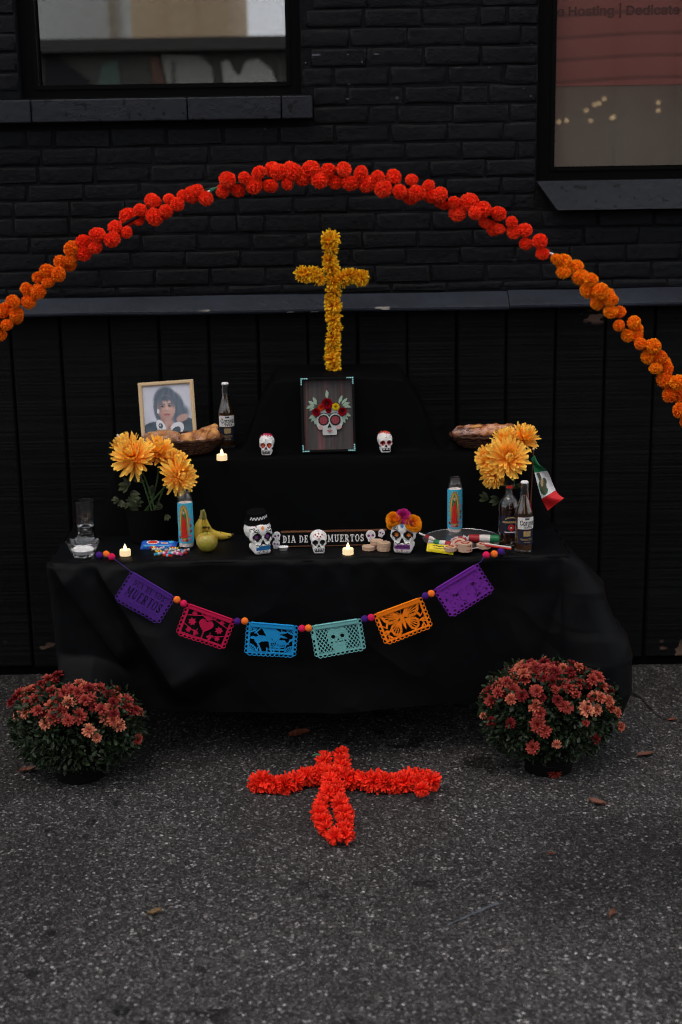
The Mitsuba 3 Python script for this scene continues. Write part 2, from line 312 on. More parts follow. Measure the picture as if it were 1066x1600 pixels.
part(B, 'end_wall', shape(cat([bx(-XW, -XW + 0.2, 0.23, 6, 0, 4.3), bx(XW - 0.2, XW, 0.23, 6, 0, 4.3), bx(-XW + 0.2, XW - 0.2, 5.8, 6, 0, 4.3), bx(-XW, XW, 0, 6, 4.302, 4.4)]), 'mortar_paint'))
part(B, 'interior', shape(cat([bx(-XW + 0.2, XW - 0.2, 2.2, 2.3, 0, 4.3), bx(-XW + 0.2, XW - 0.2, 0.225, 2.19, 1.3, 1.34), bx(0.2, 0.25, 0.225, 2.19, 1.35, 4.29)]), 'groove_paint'))
rows = [1.540, 1.577, 1.644, 1.709, 1.774, 1.844, 1.906, 1.969, 2.034, 2.101, 2.170, 2.238, 2.306, 2.376, 2.447, 2.516, 2.583]
while rows[-1] < 4.2: rows.append(rows[-1] + 0.069)
def brick_mesh(x0, x1, z0, z1, r):
    """rounded by many coats of paint: back rim, shoulder, face rim, face centre line, each a little uneven"""
    d = -0.0035 - 0.005 * r.random(); nx = 3
    rings = []
    for ins, y in ((0.0, 0.003), (0.0012, d + 0.0042), (0.005, d + 0.0010), (0.013, d)):
        xs = np.linspace(x0 + ins, x1 - ins, nx); a = np.c_[xs, np.full(nx, z0 + ins)]; b = np.c_[xs[::-1], np.full(nx, z1 - ins)]
        q = np.vstack([a, b]) + r.normal(0, 0.0019, (2 * nx, 2)); rings.append(np.c_[q[:, 0], np.full(len(q), y) + r.normal(0, 0.0009, len(q)), q[:, 1]])
    v = np.vstack(rings); m = 2 * nx; f = []
    for k in range(3):
        for j in range(m):
            a, b = k * m + j, k * m + (j + 1) % m; f += [[a, b, b + m], [a, b + m, a + m]]
    o = 3 * m
    for j in range(nx - 1): f += [[o + j, o + j + 1, o + m - 2 - j], [o + j, o + m - 2 - j, o + m - 1 - j]]
    return trimesh.Trimesh(v, np.array(f), process=False)
r = np.random.default_rng(11); stuff_bricks, n_parts = [], 0
for i in range(len(rows) - 1):
    z0, z1 = rows[i] + 0.003, rows[i + 1] - 0.003; zm = (z0 + z1) / 2; x = -XW + (0.105 if i % 2 else 0.0) + 0.05 * math.sin(i * 2.1)
    block = [(w['x0'], w['x1']) for w in (wl, wr) if w['z0'] < zm < w['z1']]
    block += [(s['x0'], s['x1']) for s in (sl, sr) if s['z0'] - 0.02 < zm < s['z1'] + 0.02]
    while x < XW - 0.03:
        L = 0.204 if r.random() > 0.10 else 0.098
        segs = [(x, min(x + L, XW))]
        for a, b in block:
            segs = [q for s0, s1 in segs for q in ((s0, min(s1, a - 0.003)), (max(s0, b + 0.003), s1)) if q[1] - q[0] > 0.035]
        for s0, s1 in segs:
            if z1 - z0 < 0.02: continue
            m = brick_mesh(s0, s1, z0, z1, r)
            if s1 > -1.40 and s0 < 1.43 and zm < 2.66: part(W, 'brick', shape(m, 'brick_paint', 50)); n_parts += 1
            else: stuff_bricks.append(m)
        x += L + 0.0085 + r.normal(0, 0.002)
part(W, 'more_bricks', shape(cat(stuff_bricks), 'brick_paint', 50), label='painted bricks further along the wall', kind='stuff')
# sills
def stone_sill(s, pitch_top, slant):
    k = part(B, 'window_sill', shape(rbox(0.02, 0.02, 0.02, 0.004, c=((s['x0'] + s['x1']) / 2, 0.02, (s['z0'] + s['z1']) / 2)), 'sill_paint'))
    x = s['x0'] if not slant else s['x0'] + 0.0
    r = np.random.default_rng(3)
    if not slant:
        cuts = [s['x0'], -1.62, -1.13, at(293, 170, -0.05)[0], at(440, 170, -0.05)[0], s['x1']]
        for a, b in zip(cuts[:-1], cuts[1:]):
            m = rbox(b - a - 0.003, 0.12, s['z1'] - s['z0'], 0.006, 8, ((a + b) / 2, 0.002 + r.normal(0, 0.0015), (s['z0'] + s['z1']) / 2))
            part(k, 'stone', shape(m, 'sill_paint', 50))
    else:
        d = 0.075; P = [(s['x0'], s['z1']), (s['x1'], s['z1']), (s['x1'], s['z0']), (s['x0'] + d, s['z0'])]
        m = plate(Polygon(P).buffer(-0.005).buffer(0.005, 3), 0.10, 0.03); v = np.array(m.vertices)
        v[:, 1] += np.where(v[:, 1] < -0.03, 0.045 * (v[:, 2] - s['z0']) / (s['z1'] - s['z0']), 0); m.vertices = v
        part(k, 'stone', shape(m, 'sill_paint', 40))
stone_sill(sl, 0, False); stone_sill(sr, 0, True)
# windows: frame, glass, screen print
def window(w, gx0, gx1, gz0, name_y=0.075):
    k = part(B, 'window', shape(bx(w['x0'], w['x1'], 0.20, 0.215, w['z0'] + 0.002, w['z0'] + 0.01), 'frame_paint'))
    y0, y1 = 0.045, 0.14; x0, x1, z0, z1 = w['x0'] + 0.001, w['x1'] - 0.001, w['z0'] + 0.001, w['z1'] - 0.001
    fr = cat([bx(x0, gx0, y0, y1, z0, z1), bx(gx1, x1, y0, y1, z0, z1), bx(gx0 + 0.0005, gx1 - 0.0005, y0, y1, z0, gz0), bx(gx0 + 0.0005, gx1 - 0.0005, y0, y1, z1 - 0.05, z1)])
    bead = cat([bx(gx0 - 0.012, gx0 + 0.004, y0 - 0.006, y0 - 0.001, gz0 - 0.01, z1 - 0.05), bx(gx1 - 0.004, gx1 + 0.012, y0 - 0.006, y0 - 0.001, gz0 - 0.01, z1 - 0.05), bx(gx0 + 0.005, gx1 - 0.005, y0 - 0.006, y0 - 0.001, gz0 - 0.012, gz0 + 0.004)])
    part(k, 'frame', shape(cat([fr, bead]), 'frame_paint'))
    part(k, 'pane', shape(([[gx0, 0.08, gz0], [gx1, 0.08, gz0], [gx1, 0.08, z1 - 0.05], [gx0, 0.08, z1 - 0.05]], [[0, 1, 2, 3]]), 'window_glass'))
    return k
gl = at(450, 130, 0.08); kl = window(wl, at(62, 130, 0.08)[0], gl[0], gl[2])
gr = at(862, 262, 0.08); kr = window(wr, gr[0], wr['x1'] - 0.04, gr[2])
tag(kl, 'large black framed window reflecting sky and rooftops'); tag(kr, 'black framed window with red film and dark lettering')
# right window: printed film behind the glass, red above and grey below
zb = at(960, 133, 0.1)[2]; xe = wr['x1'] - 0.05
def film_red(p, n, uv):
    w = p.z * 12.5 + 0.25 * noise(p.x * 2.5, 3.0); f = w - dr.floor(w)
    b = 0.86 + 0.14 * f - 0.45 * smoothstep(0.30, 0.12, f) * smoothstep(0.0, 0.10, f) + 0.16 * (noise(p.x * 520, p.z * 520) - 0.5)
    return mi.Color3f(0.27 * b, 0.082 * b, 0.070 * b)
def film_grey(p, n, uv):
    b = 0.8 + 0.25 * noise(p.x * 9, 2.0) + 0.15 * noise(p.x * 620, p.z * 620) + 0.1 * smoothstep(2.3, 2.0, p.z)
    b = b - 0.18 * smoothstep(2.13, 2.28, p.z); return mi.Color3f(0.150 * b, 0.165 * b, 0.135 * b)
paint('film_red', proc(film_red), 0.6, 0.2); paint('film_grey', proc(film_grey), 0.6, 0.2); paint('film_ink', (0.020, 0.002, 0.006), 0.6, 0.05)
part(kr, 'red_film', shape(bx(gr[0], xe, 0.100, 0.102, zb, wr['z1'] - 0.06), 'film_red'), label='red printed film with dark lettering')
part(kr, 'grey_film', shape(bx(gr[0], xe, 0.104, 0.106, gr[2], zb + 0.01), 'film_grey'), label='grey film below the red one')
zt = at(960, 23, 0.098)[2]; a0, a1 = at(871, 23, 0.098)[0], at(1062, 23, 0.098)[0]
tp = text_poly('e Hosting | Dedicate', 0.030).buffer(0.0003); bb = tp.bounds
tp = affinity.affine_transform(tp, [(a1 - a0) / (bb[2] - bb[0]), 0, 0, 1.05, a0 - bb[0] * (a1 - a0) / (bb[2] - bb[0]), zt])
part(kr, 'lettering', shape(plate(tp, 0.0008, 0.0990), 'film_ink'), label='dark red lettering on red film')
# ledge: sloped boards above the siding
lz1, lz0, ly = 1.538, at(533, 485, -0.085)[2], -0.085
for i, (a, b) in enumerate(((-XW, -1.75), (-1.75, at(795, 470, -0.05)[0]), (at(795, 470, -0.05)[0], 1.9), (1.9, XW))):
    n = max(4, int((b - a) / 0.06)); xs = np.linspace(a + 0.001, b - 0.001, n + 1); dz = (0.0, 0.0, 0.004, 0.001)[i]
    prof = np.array([[0.0, lz1], [-0.01, lz1 - 0.002], [ly + 0.006, lz0 + 0.012], [ly, lz0 + 0.007], [ly, lz0], [ly + 0.004, lz0 - 0.006], [-0.02, lz0 - 0.004]])
    v = np.array([[x, y + 0.0025 * (meshkit.noise(np.array([x * 6, y * 30, 1.0])) - 0.5), z + dz + (0.005 * (meshkit.noise(np.array([x * 3.1, 0, z * 9])) - 0.5))] for x in xs for y, z in prof])
    m = len(prof); f = [[k * m + j, (k + 1) * m + j, (k + 1) * m + j + 1, k * m + j + 1] for k in range(n) for j in range(m - 1)]
    f = [[q[0], q[3], q[2], q[1]] for q in f]
    me = trimesh.Trimesh(v, np.vstack([[[q[0], q[1], q[2]], [q[0], q[2], q[3]]] for q in f]), process=False)
    part(B, 'ledge_board', shape(me, 'ledge_paint', 30))
# siding
SB = B + '__siding'
part(B, 'siding', shape(bx(-XW, XW, -0.006, 0.2, 0.0, 1.395), 'groove_paint'))
xs0 = at(92, 500, -0.02)[0]; pw = (at(947, 500, -0.02)[0] - xs0) / 11
r = np.random.default_rng(21)
for k in range(-11, 23):
    a, b = xs0 + k * pw + 0.003, xs0 + (k + 1) * pw - 0.003
    if a < -XW or b > XW: continue
    zb_ = 0.035 + 0.012 * r.random(); P = [(a, -0.004), (a + 0.003, -0.018), (a + 0.008, -0.021 - 0.002 * r.random()), (b - 0.008, -0.021 - 0.002 * r.random()), (b - 0.003, -0.018), (b, -0.004)]
    zs = np.linspace(zb_, 1.478, 4); dx = r.normal(0, 0.0012, 4)
    v = np.array([[x + d, y, z] for z, d in zip(zs, dx) for x, y in P]); m = len(P)
    f = [[i * m + j, i * m + j + 1, (i + 1) * m + j + 1, (i + 1) * m + j] for i in range(3) for j in range(m - 1)]
    f += [[0, 5, 4, 1], [1, 4, 3, 2]]
    part(SB, 'plank', shape(trimesh.Trimesh(v, np.vstack([[[q[0], q[1], q[2]], [q[0], q[2], q[3]]] for q in f]), process=False), 'siding_paint', 25))

# ================================================================== across the lane: seen only as reflections in the panes
def refl(px, py, Yb):
    d = ray(px, py) / ray(px, py)[1]; s = 5.63 + Yb; return np.array([d[0] * s, -Yb, EYE[2] + d[2] * s])
paint('tan_board', (0.62, 0.46, 0.29), 0.7); paint('grey_board', (0.56, 0.59, 0.58), 0.7); paint('shed_dark', (0.085, 0.082, 0.072), 0.7); paint('shed_roof', (0.06, 0.055, 0.05), 0.8); paint('red_board', (0.12, 0.05, 0.04), 0.7)
def house(name, label, x0, x1, yb, z1, mat, depth=6.0, batten=None, slant=0.0, cornice=True):
    k = thing(name, label, 'building')
    P = Polygon([(x0, 0), (x1, 0), (x1, z1), (x0 + slant, z1)])
    m = plate(P, depth, -yb); part(k, 'wall', shape(m, mat))
    if batten:
        for x in np.arange(x0 + slant + batten, x1, batten): part(k, 'batten', shape(bx(x - 0.03, x + 0.03, -yb + 0.001, -yb + 0.03, 0.05, z1 - 0.1), mat))
    if cornice: part(k, 'roof', shape(bx(x0 + slant - 0.15, x1 + 0.15, -yb - depth - 0.1, -yb + 0.25, z1 + 0.002, z1 + 0.14), 'shed_roof'))
    return k
ys = 11.0; zs = refl(260, 60, ys)[2]
house('low_shed', 'long low dark shed across the lane', -9.0, refl(480, 60, ys)[0], ys, zs - 0.14, 'shed_dark', 5.0, 1.2)
house('tan_house', 'tall tan boarded house behind the shed', refl(205, 58, 20)[0], refl(356, 58, 20)[0], 20.0, 9.5, 'tan_board', 6.0, 0.55)
house('grey_house', 'pale grey house left of the tan house', -14.0, refl(170, 58, 24)[0], 24.0, 10.0, 'grey_board', 6.0)
house('red_house', 'red boarded house across the lane', refl(780, 100, 14)[0], 12.0, 14.0, 7.0, 'red_board', 7.0, 0.8)
# a string of small lamps under the red house's eave, mirrored in the right pane
k = thing('string_light', 'string of small warm lamps on the red house', 'string lights')
scene['lamp_glass'] = {'type': 'diffuse', 'reflectance': {'type': 'rgb', 'value': [0.3, 0.25, 0.2]}}
pts = [refl(x, y, 13.9) for x, y in ((875, 190), (887, 188), (918, 172), (925, 188), (931, 163), (938, 161), (946, 154), (961, 182), (958, 184), (1031, 160), (1031, 172))]
part(k, 'wire', shape(tube(np.array(sorted(map(tuple, pts))), 0.004, 5), 'black_plastic'))
for p in pts: part(k, 'bulb', {**shape(trimesh.creation.icosphere(1, 0.022), 'lamp_glass'), 'emitter': {'type': 'area', 'radiance': {'type': 'rgb', 'value': [0.85 * GLOW, 0.56 * GLOW, 0.26 * GLOW]}}}, place(p))
# what the shed's front carries, mottled in the pane: a pale door, a peaked canvas awning, a drainpipe, a leaning board
SH = 'low_shed'
def on_shed(name, pts, mat, t=0.03):
    q = [refl(x, y, ys - t) for x, y in pts]; part(SH, name, shape(plate(Polygon([(p[0], p[2]) for p in q]), t - 0.002, -ys + t - 0.0), mat))
paint('shed_pale', (0.30, 0.30, 0.26), 0.7); paint('shed_canvas', (0.42, 0.42, 0.37), 0.6); paint('shed_green', (0.10, 0.15, 0.12), 0.7); paint('shed_black', (0.012, 0.012, 0.014), 0.7); paint('shed_rust', (0.16, 0.085, 0.06), 0.7)
on_shed('door', ((250, 84), (312, 86), (330, 104), (334, 140), (262, 140)), 'shed_pale'); on_shed('awning', ((345, 96), (356, 92), (366, 112), (374, 118), (384, 94), (402, 90), (424, 108), (436, 140), (350, 140)), 'shed_canvas', 0.06)
on_shed('shutter', ((158, 98), (182, 92), (188, 140), (150, 140)), 'shed_green'); on_shed('rust_panel', ((232, 90), (246, 86), (258, 140), (240, 140)), 'shed_rust'); on_shed('leaning_board', ((68, 80), (80, 84), (136, 124), (136, 140), (68, 140)), 'shed_black', 0.05); on_shed('gutter', ((20, 61), (470, 63), (470, 66), (20, 64)), 'shed_pale', 0.10)
# ================================================================== the black cloths
HT, YF, XL, XR, YB = 0.728, -0.915, -0.995, 0.775, -0.13     # table height, front edge, ends, back edge
def tablecloth():
    rad = 0.035; P, N, S = [], [], []
    def seg(a, b, n, nrm):
        for t in np.linspace(0, 1, n, endpoint=False): P.append(np.array(a) * (1 - t) + np.array(b) * t); N.append(nrm)
    def corner(c, a0, a1, n):
        for a in np.radians(np.linspace(a0, a1, n, endpoint=False)): P.append(np.array(c) + rad * np.array([math.cos(a), math.sin(a)])); N.append((math.cos(a), math.sin(a)))
    seg((XL, YB), (XL, YF + rad), 40, (-1, 0)); corner((XL + rad, YF + rad), 180, 270, 14)
    seg((XL + rad, YF), (XR - rad, YF), 360, (0, -1)); corner((XR - rad, YF + rad), 270, 360, 26)
    seg((XR, YF + rad), (XR, YB), 50, (1, 0)); P.append(np.array((XR, YB))); N.append((1, 0))
    P, N = np.array(P), np.array(N, float); n = len(P)
    s = np.r_[0, np.cumsum(np.linalg.norm(np.diff(P, axis=0), axis=1))]
    sl_, sr_ = s[47], s[40 + 14 + 360 + 13]        # arc length at the two front corners
    cR, cL = np.exp(-((s - sr_) / 0.085) ** 2) + 0.5 * np.exp(-((s - sr_ - 0.1) / 0.12) ** 2) * (s > sr_), np.exp(-((s - sl_) / 0.10) ** 2)
    drop = 0.535 + 0.03 * cR + 0.02 * np.sin(s * 5.0) * 0.5
    drop = np.where(s > sr_ + 0.05, 0.545 + 0.02 * np.sin(s * 9), drop)
    ts = np.r_[np.linspace(0, 0.03, 5), np.linspace(0.03, 1, 110)[1:]]
    V = []
    # folds on the front left: two diagonal ridges and a flap, given by points of the front face
    def q2(px, py): p = at(px, py, YF); return np.array([p[0], p[2]])
    L1, L2 = (q2(84, 893), q2(188, 1032)), (q2(150, 884), q2(272, 1062))
    def side(p, L):
        d = (L[1] - L[0]) / np.linalg.norm(L[1] - L[0]); w = p - L[0]; return w @ np.array([d[1], -d[0]]), (w @ d) / np.linalg.norm(L[1] - L[0])
    ss = lambda a, b, x: np.clip((x - a) / (b - a), 0, 1) ** 2 * (3 - 2 * np.clip((x - a) / (b - a), 0, 1))
    for t in ts:
        dr_ = drop * t; z = HT - dr_
        fl = 0.010 * min(t / 0.03, 1) ** 0.5 + 0.018 * t + np.interp(t, (0, 0.05, 0.22, 0.45, 0.50, 0.64, 1.0), (0, 0.03, 0.105, 0.125, 0.150, 0.195, 0.185)) * np.clip(cR, 0, 1) * (0.12 + 0.88 * np.clip(N[:, 0], 0, 1)) - 0.05 * t * cL
        ph = s * 8.5 + 1.3 * np.sin(s * 2.3)
        fl = fl + (0.010 * np.sin(ph) + 0.006 * np.sin(ph * 2.3 + 1)) * t ** 0.8 * (1 - 0.5 * cR) + 0.004 * np.sin(s * 46 + 3 * np.sin(s * 7)) * math.exp(-((t - 0.05) / 0.06) ** 2)
        # crumple on the right corner
        tri = lambda x: np.abs((x % 1.0) - 0.5) * 2
        fl = fl + cR * min(t * 2, 1) * (0.034 * tri(s * 5.3 + t * 0.9) + 0.016 * tri(s * 3.1 - t * 2.6 + 0.3) - 0.02)
        pos = P + N * fl[:, None]
        front = (N[:, 1] < -0.2)
        xz = np.c_[pos[:, 0], z]
        q, u = side(xz, L1); q = -q
        o = 0.034 * ss(-0.004, 0.012, q) * (1 - ss(0.015, 0.13, q)) * ss(-0.08, 0.15, u) * (1 - ss(0.9, 1.15, u))
        q, u = side(xz, L2); q = -q; wd = 0.035 + 0.055 * np.clip(u, 0, 1)
        o = o + (0.035 + 0.105 * np.clip(u, 0, 1)) * np.clip((q + wd * 0.9) / (wd * 1.1), 0, 1) ** 2.2 * (1 - ss(wd * 0.2, wd * 0.2 + 0.20, q)) * ss(-0.06, 0.12, u) * (1 - ss(0.95, 1.25, u))
        # flap near the foot at the left
        c = q2(140, 1052); fx, fz = (xz[:, 0] - c[0]), (z - c[1])
        o = o + 0.17 * ss(0.075, -0.065, fz + 0.35 * np.maximum(fx - 0.02, 0)) * ss(-0.15, -0.06, fx) * (1 - ss(0.05, 0.16, fx))
        o = o + 0.006 * (meshkit.fbm(np.c_[xz[:, 0] * 7, z * 7, np.zeros(n) + 3], 3) - 0.5) * 2 - 0.020 * min(t * 4, 1) * np.abs(meshkit.fbm(np.c_[xz[:, 0] * 4.5 + z * 2.5, z * 2.2 - xz[:, 0], np.zeros(n) + 8], 2) - 0.5) * 2
        pos[:, 1] -= o * front * np.clip(-N[:, 1], 0, 1)
        V.append(np.c_[pos, z])
    V = np.array(V); m = len(ts); f = []
    for i in range(m - 1):
        a = i * n + np.arange(n - 1); f.append(np.c_[a, a + n, a + n + 1]); f.append(np.c_[a, a + n + 1, a + 1])
    drape = trimesh.Trimesh(V.reshape(-1, 3), np.vstack(f), process=False)
    # the top, with soft wrinkles and a rolled front edge
    gx, gy = np.meshgrid(np.linspace(XL + 0.003, XR - 0.003, 260), np.r_[np.linspace(YB, YF + 0.08, 40), np.linspace(YF + 0.08, YF - 0.004, 14)[1:]], indexing='ij')
    w = meshkit.fbm(np.stack([gx * 5, gy * 9, 0 * gx], -1), 3) - 0.5
    gz = HT + 0.0012 + 0.004 * np.abs(w) - 0.006 * np.clip((YF + 0.022 - gy) / 0.026, 0, 1) ** 2
    gyy = gy - 0.008 * (meshkit.noise(np.stack([gx * 24, 0 * gx, 0 * gx], -1)) - 0.4) * np.clip((YF + 0.04 - gy) / 0.04, 0, 1)
    A, Bn = gx.shape; idx = np.arange(A * Bn).reshape(A, Bn)
    tf = np.vstack([np.c_[idx[:-1, :-1].ravel(), idx[1:, 1:].ravel(), idx[1:, :-1].ravel()], np.c_[idx[:-1, :-1].ravel(), idx[:-1, 1:].ravel(), idx[1:, 1:].ravel()]])
    top = trimesh.Trimesh(np.c_[gx.ravel(), gyy.ravel(), gz.ravel()], tf, process=False)
    if top.face_normals[:, 2].mean() < 0: top.invert()
    return cat([drape, top])
k = unique('tablecloth'); scene[k] = shape(tablecloth(), 'cloth_paint', True); tag(k, 'long black cloth covering the altar table, hanging in folds to the ground', 'tablecloth')
TZ = HT + 0.003
# the second cloth over the two tiers that stand on the table
SZ, S2 = 1.0, 1.268
def tier_cloth():
    xs = np.arange(-1.03, 0.98, 0.009); ysb = np.r_[np.arange(-0.70, -0.30, 0.006), np.arange(-0.30, -0.045, 0.012)]
    X, Y = np.meshgrid(xs, ysb, indexing='ij')
    nz = lambda s_, a, b=0.0: meshkit.fbm(np.stack([X * s_, Y * s_ + b, 0 * X + b], -1), 3) - 0.5
    def tier(x0, x1, yf, z, kx, kf, wob):
        dx = np.maximum(np.maximum(x0 - X, X - x1), 0); dy = np.maximum(yf - Y, 0)
        sag = kx * dx ** 0.85 + kf * dy * 0.001
        return z - np.sqrt((kx * dx) ** 2 + (kf * dy) ** 2) * (1 + wob * np.sin(X * 11 + Y * 3))
    mid = tier(-0.80, 0.66, -0.545, SZ, 2.6, 7.0, 0.12) + 0.010 * nz(6, 1)
    top = tier(-0.235, 0.235, -0.405, S2, 1.55, 9.0, 0.10) + 0.016 * nz(5, 2, 3.0)
    top = top - 0.03 * np.abs(np.sin(X * 23 + Y * 9 + 2 * nz(3, 3, 2.0))) * np.clip((np.abs(X) - 0.2) / 0.15, 0, 1) - 0.05 * np.clip((np.abs(X) - 0.235) / 0.2, 0, 1) * np.sin(np.abs(X) * 40)
    z = np.maximum(np.maximum(mid, top), TZ - 0.06 + 0.004)
    z = z + 0.012 * nz(9, 4, 7.0) * (z > TZ + 0.02) * (z < SZ - 0.02) + 0.003 * nz(20, 4, 1.0)
    A, Bn = X.shape; i = np.arange(A * Bn).reshape(A, Bn)
    f = np.vstack([np.c_[i[:-1, :-1].ravel(), i[1:, :-1].ravel(), i[1:, 1:].ravel()], np.c_[i[:-1, :-1].ravel(), i[1:, 1:].ravel(), i[:-1, 1:].ravel()]])
    zz = z.ravel(); keep = (zz[f] > TZ - 0.05).any(1)
    m = trimesh.Trimesh(np.c_[X.ravel(), Y.ravel(), zz], f[keep], process=False); m.remove_unreferenced_vertices(); return m
k = unique('tier_cloth'); scene[k] = shape(tier_cloth(), 'velvet_paint', True); tag(k, 'black velvet cloth draped over the two raised tiers behind the table items', 'cloth')
# ================================================================== flower heads
def pompom(R, seed, c_in, c_out, n=520, var=0.10):
    """tissue pompom: many crimped petals packed into a ball"""
    r = np.random.default_rng(seed); P = Petals()
    P.add(trimesh.creation.icosphere(subdivisions=2, radius=R * 0.80), np.array(c_in))
    for d in fib(n, seed):
        d = d + r.normal(0, 0.05, 3); d /= np.linalg.norm(d); t = np.cross(d, r.normal(0, 1, 3))
        k = 1 + r.normal(0, var); lean = d + 0.28 * r.normal(0, 1, 3)
        P.strip(d * R * 0.66, lean, t, R * (0.30 + 0.12 * r.random()), R * (0.17 + 0.09 * r.random()), np.array(c_in) * k, np.array(c_out) * k, curl=r.normal(0, 0.9), cup=r.normal(0, 0.6), n=2, tip=0.9, neck=0.5)
    return P
def marigold(R, seed, c_core, c_in, c_out, n=90, flat=0.5, tipc=None):
    """ruffled marigold head opening along +z with loose petals all round"""
    r = np.random.default_rng(seed); P = Petals()
    P.add(trimesh.creation.icosphere(subdivisions=1, radius=R * 0.30), np.array(c_core))
    for d in fib(n, seed):
        d = d + r.normal(0, 0.22, 3); d[2] *= 0.8; d /= np.linalg.norm(d); t = np.cross(d, r.normal(0, 1, 3)); k = 1 + r.normal(0, 0.14)
        deep = d[2] > 0.75
        P.strip(d * R * 0.22, d + 0.25 * r.normal(0, 1, 3), t, R * (0.62 + 0.25 * r.random()) * (0.75 if deep else 1), R * (0.20 + 0.10 * r.random()), np.array(c_core if deep or r.random() < 0.25 else c_in) * k, np.array(c_out) * k, curl=r.normal(0, 0.6), cup=r.normal(0, 0.5), n=2, tip=0.7, neck=0.3)
    return P
def mum(R, seed, c0, c1, c2, rings):
    """chrysanthemum opening along +z; rings: (count, length, width, elevation in degrees, curl)"""
    r = np.random.default_rng(seed); P = Petals(); P.add(trimesh.creation.icosphere(subdivisions=1, radius=R * 0.16), np.array(c0) * 0.8)
    for q, (n, L, w, e, curl) in enumerate(rings):
        for i in range(n):
            a = (i + 0.5 * (q % 2) + r.normal(0, 0.16)) * 2 * math.pi / n; el = math.radians(e + r.normal(0, 7)); k = 1 + r.normal(0, 0.08)
            d = np.array([math.cos(a) * math.cos(el), math.sin(a) * math.cos(el), math.sin(el)]); nn = np.array([-math.cos(a) * math.sin(el), -math.sin(a) * math.sin(el), math.cos(el)])
            P.strip(d * R * 0.06 + np.array([0, 0, R * 0.05 * q]), d, nn, R * L * (1 + r.normal(0, 0.07)), R * w, np.array(c1) * k, np.array(c2) * k, curl=curl + r.normal(0, 0.2), cup=0.55, n=4, tip=0.55, neck=0.45)
    return P

# ================================================================== the garland arch
RED_IN, RED_OUT = (0.80, 0.022, 0.008), (0.93, 0.075, 0.022)
ORA_IN, ORA_OUT = (0.74, 0.12, 0.004), (0.90, 0.215, 0.010)
YEL_IN, YEL_OUT = (0.82, 0.19, 0.004), (0.95, 0.30, 0.010)
pom = {c: [pompom(0.034, s, i, o).shape() for s in seeds] for c, i, o, seeds in (('red', RED_IN, RED_OUT, (1, 2, 3, 4)), ('orange', ORA_IN, ORA_OUT, (5, 6, 7)), ('amber', YEL_IN, YEL_OUT, (8, 9, 10)))}
YA = -0.42
cp = [(-112, 1086), (-108, 960), (-96, 800), (-76, 665), (-42, 572), (2, 503), (38, 468), (75, 433), (112, 402), (150, 378), (200, 347), (250, 322), (300, 303), (332, 295), (365, 288), (420, 279), (480, 274), (530, 272), (575, 280), (620, 288), (665, 299), (710, 316), (755, 334), (800, 357), (845, 382), (885, 412), (925, 449), (955, 483), (985, 517), (1015, 550), (1040, 588), (1060, 624), (1085, 676), (1112, 772), (1130, 900), (1138, 1075)]
cw = np.array([at(x, y, YA) for x, y in cp]); cw[0, 2] = cw[-1, 2] = 0.0
sc_ = np.r_[0, np.cumsum(np.linalg.norm(np.diff(cw, axis=0), axis=1))]
from scipy.interpolate import CubicSpline
spl = CubicSpline(sc_, cw); s_px = CubicSpline(sc_, np.array([c[0] for c in cp]))
A = thing('flower_arch', 'long garland arch of red and orange pompom flowers spanning the altar', 'garland arch')
part(A, 'rod', shape(tube(spl(np.linspace(0, sc_[-1], 160)), 0.006, 8), 'black_plastic', 40))
r = np.random.default_rng(31); s = 0.02; i = 0
while s < sc_[-1] - 0.02:
    px = float(s_px(s)); p = spl(s); t = spl(s, 1); t = t / np.linalg.norm(t); nn = np.array([-t[2], 0, t[0]])
    if abs(px - 331) > 4 and abs(px - 863) > 3.5:
        off = (0.0155 if i % 2 else -0.0155) + r.normal(0, 0.007); y = r.normal(0, 0.016) - 0.012
        c = 'orange' if px < 121 else 'red' if px < 863 else 'amber'
        if px > 960 and r.random() < 0.5: c = 'orange'
        k = part(A, f'{"red" if c == "red" else "orange"}_flower', pom[c][r.integers(len(pom[c]))], frame_to(r.normal(0, 1, 3), p + nn * off + np.array([0, y, 0]), r.uniform(0.68, 1.0)).scale([1.0, r.uniform(0.84, 1.0), r.uniform(0.74, 1.0)]))
        if r.random() < 0.18:
            part(A, f'{"red" if c == "red" else "orange"}_flower', pom[c][r.integers(len(pom[c]))], frame_to(r.normal(0, 1, 3), p - nn * off * 1.2 + np.array([0, 0.025, 0]) + t * 0.012, r.uniform(0.7, 0.9)))
    s += r.uniform(0.021, 0.035); i += 1
p = at(331, 297, YA - 0.012); part(A, 'tie', shape(tube(np.array([p + [-0.018, 0, -0.012], p + [0, -0.004, 0.0], p + [0.02, 0, 0.008]]), [0.005, 0.007, 0.004], 7), 'wire_green', 40))
p = at(863, 397, YA - 0.012); part(A, 'tie', shape(tube(np.array([p + [-0.014, 0, 0.007], p, p + [0.014, 0, -0.007]]), [0.004, 0.0055, 0.004], 7), 'white_matte', 40), label='white tie between red and orange flowers')
p = at(322, 303, YA - 0.02); part(A, 'tie', shape(tube(np.array([p + [-0.012, 0, -0.010], p, p + [0.013, -0.003, 0.012]]), [0.003, 0.004, 0.003], 6), 'white_matte', 40))

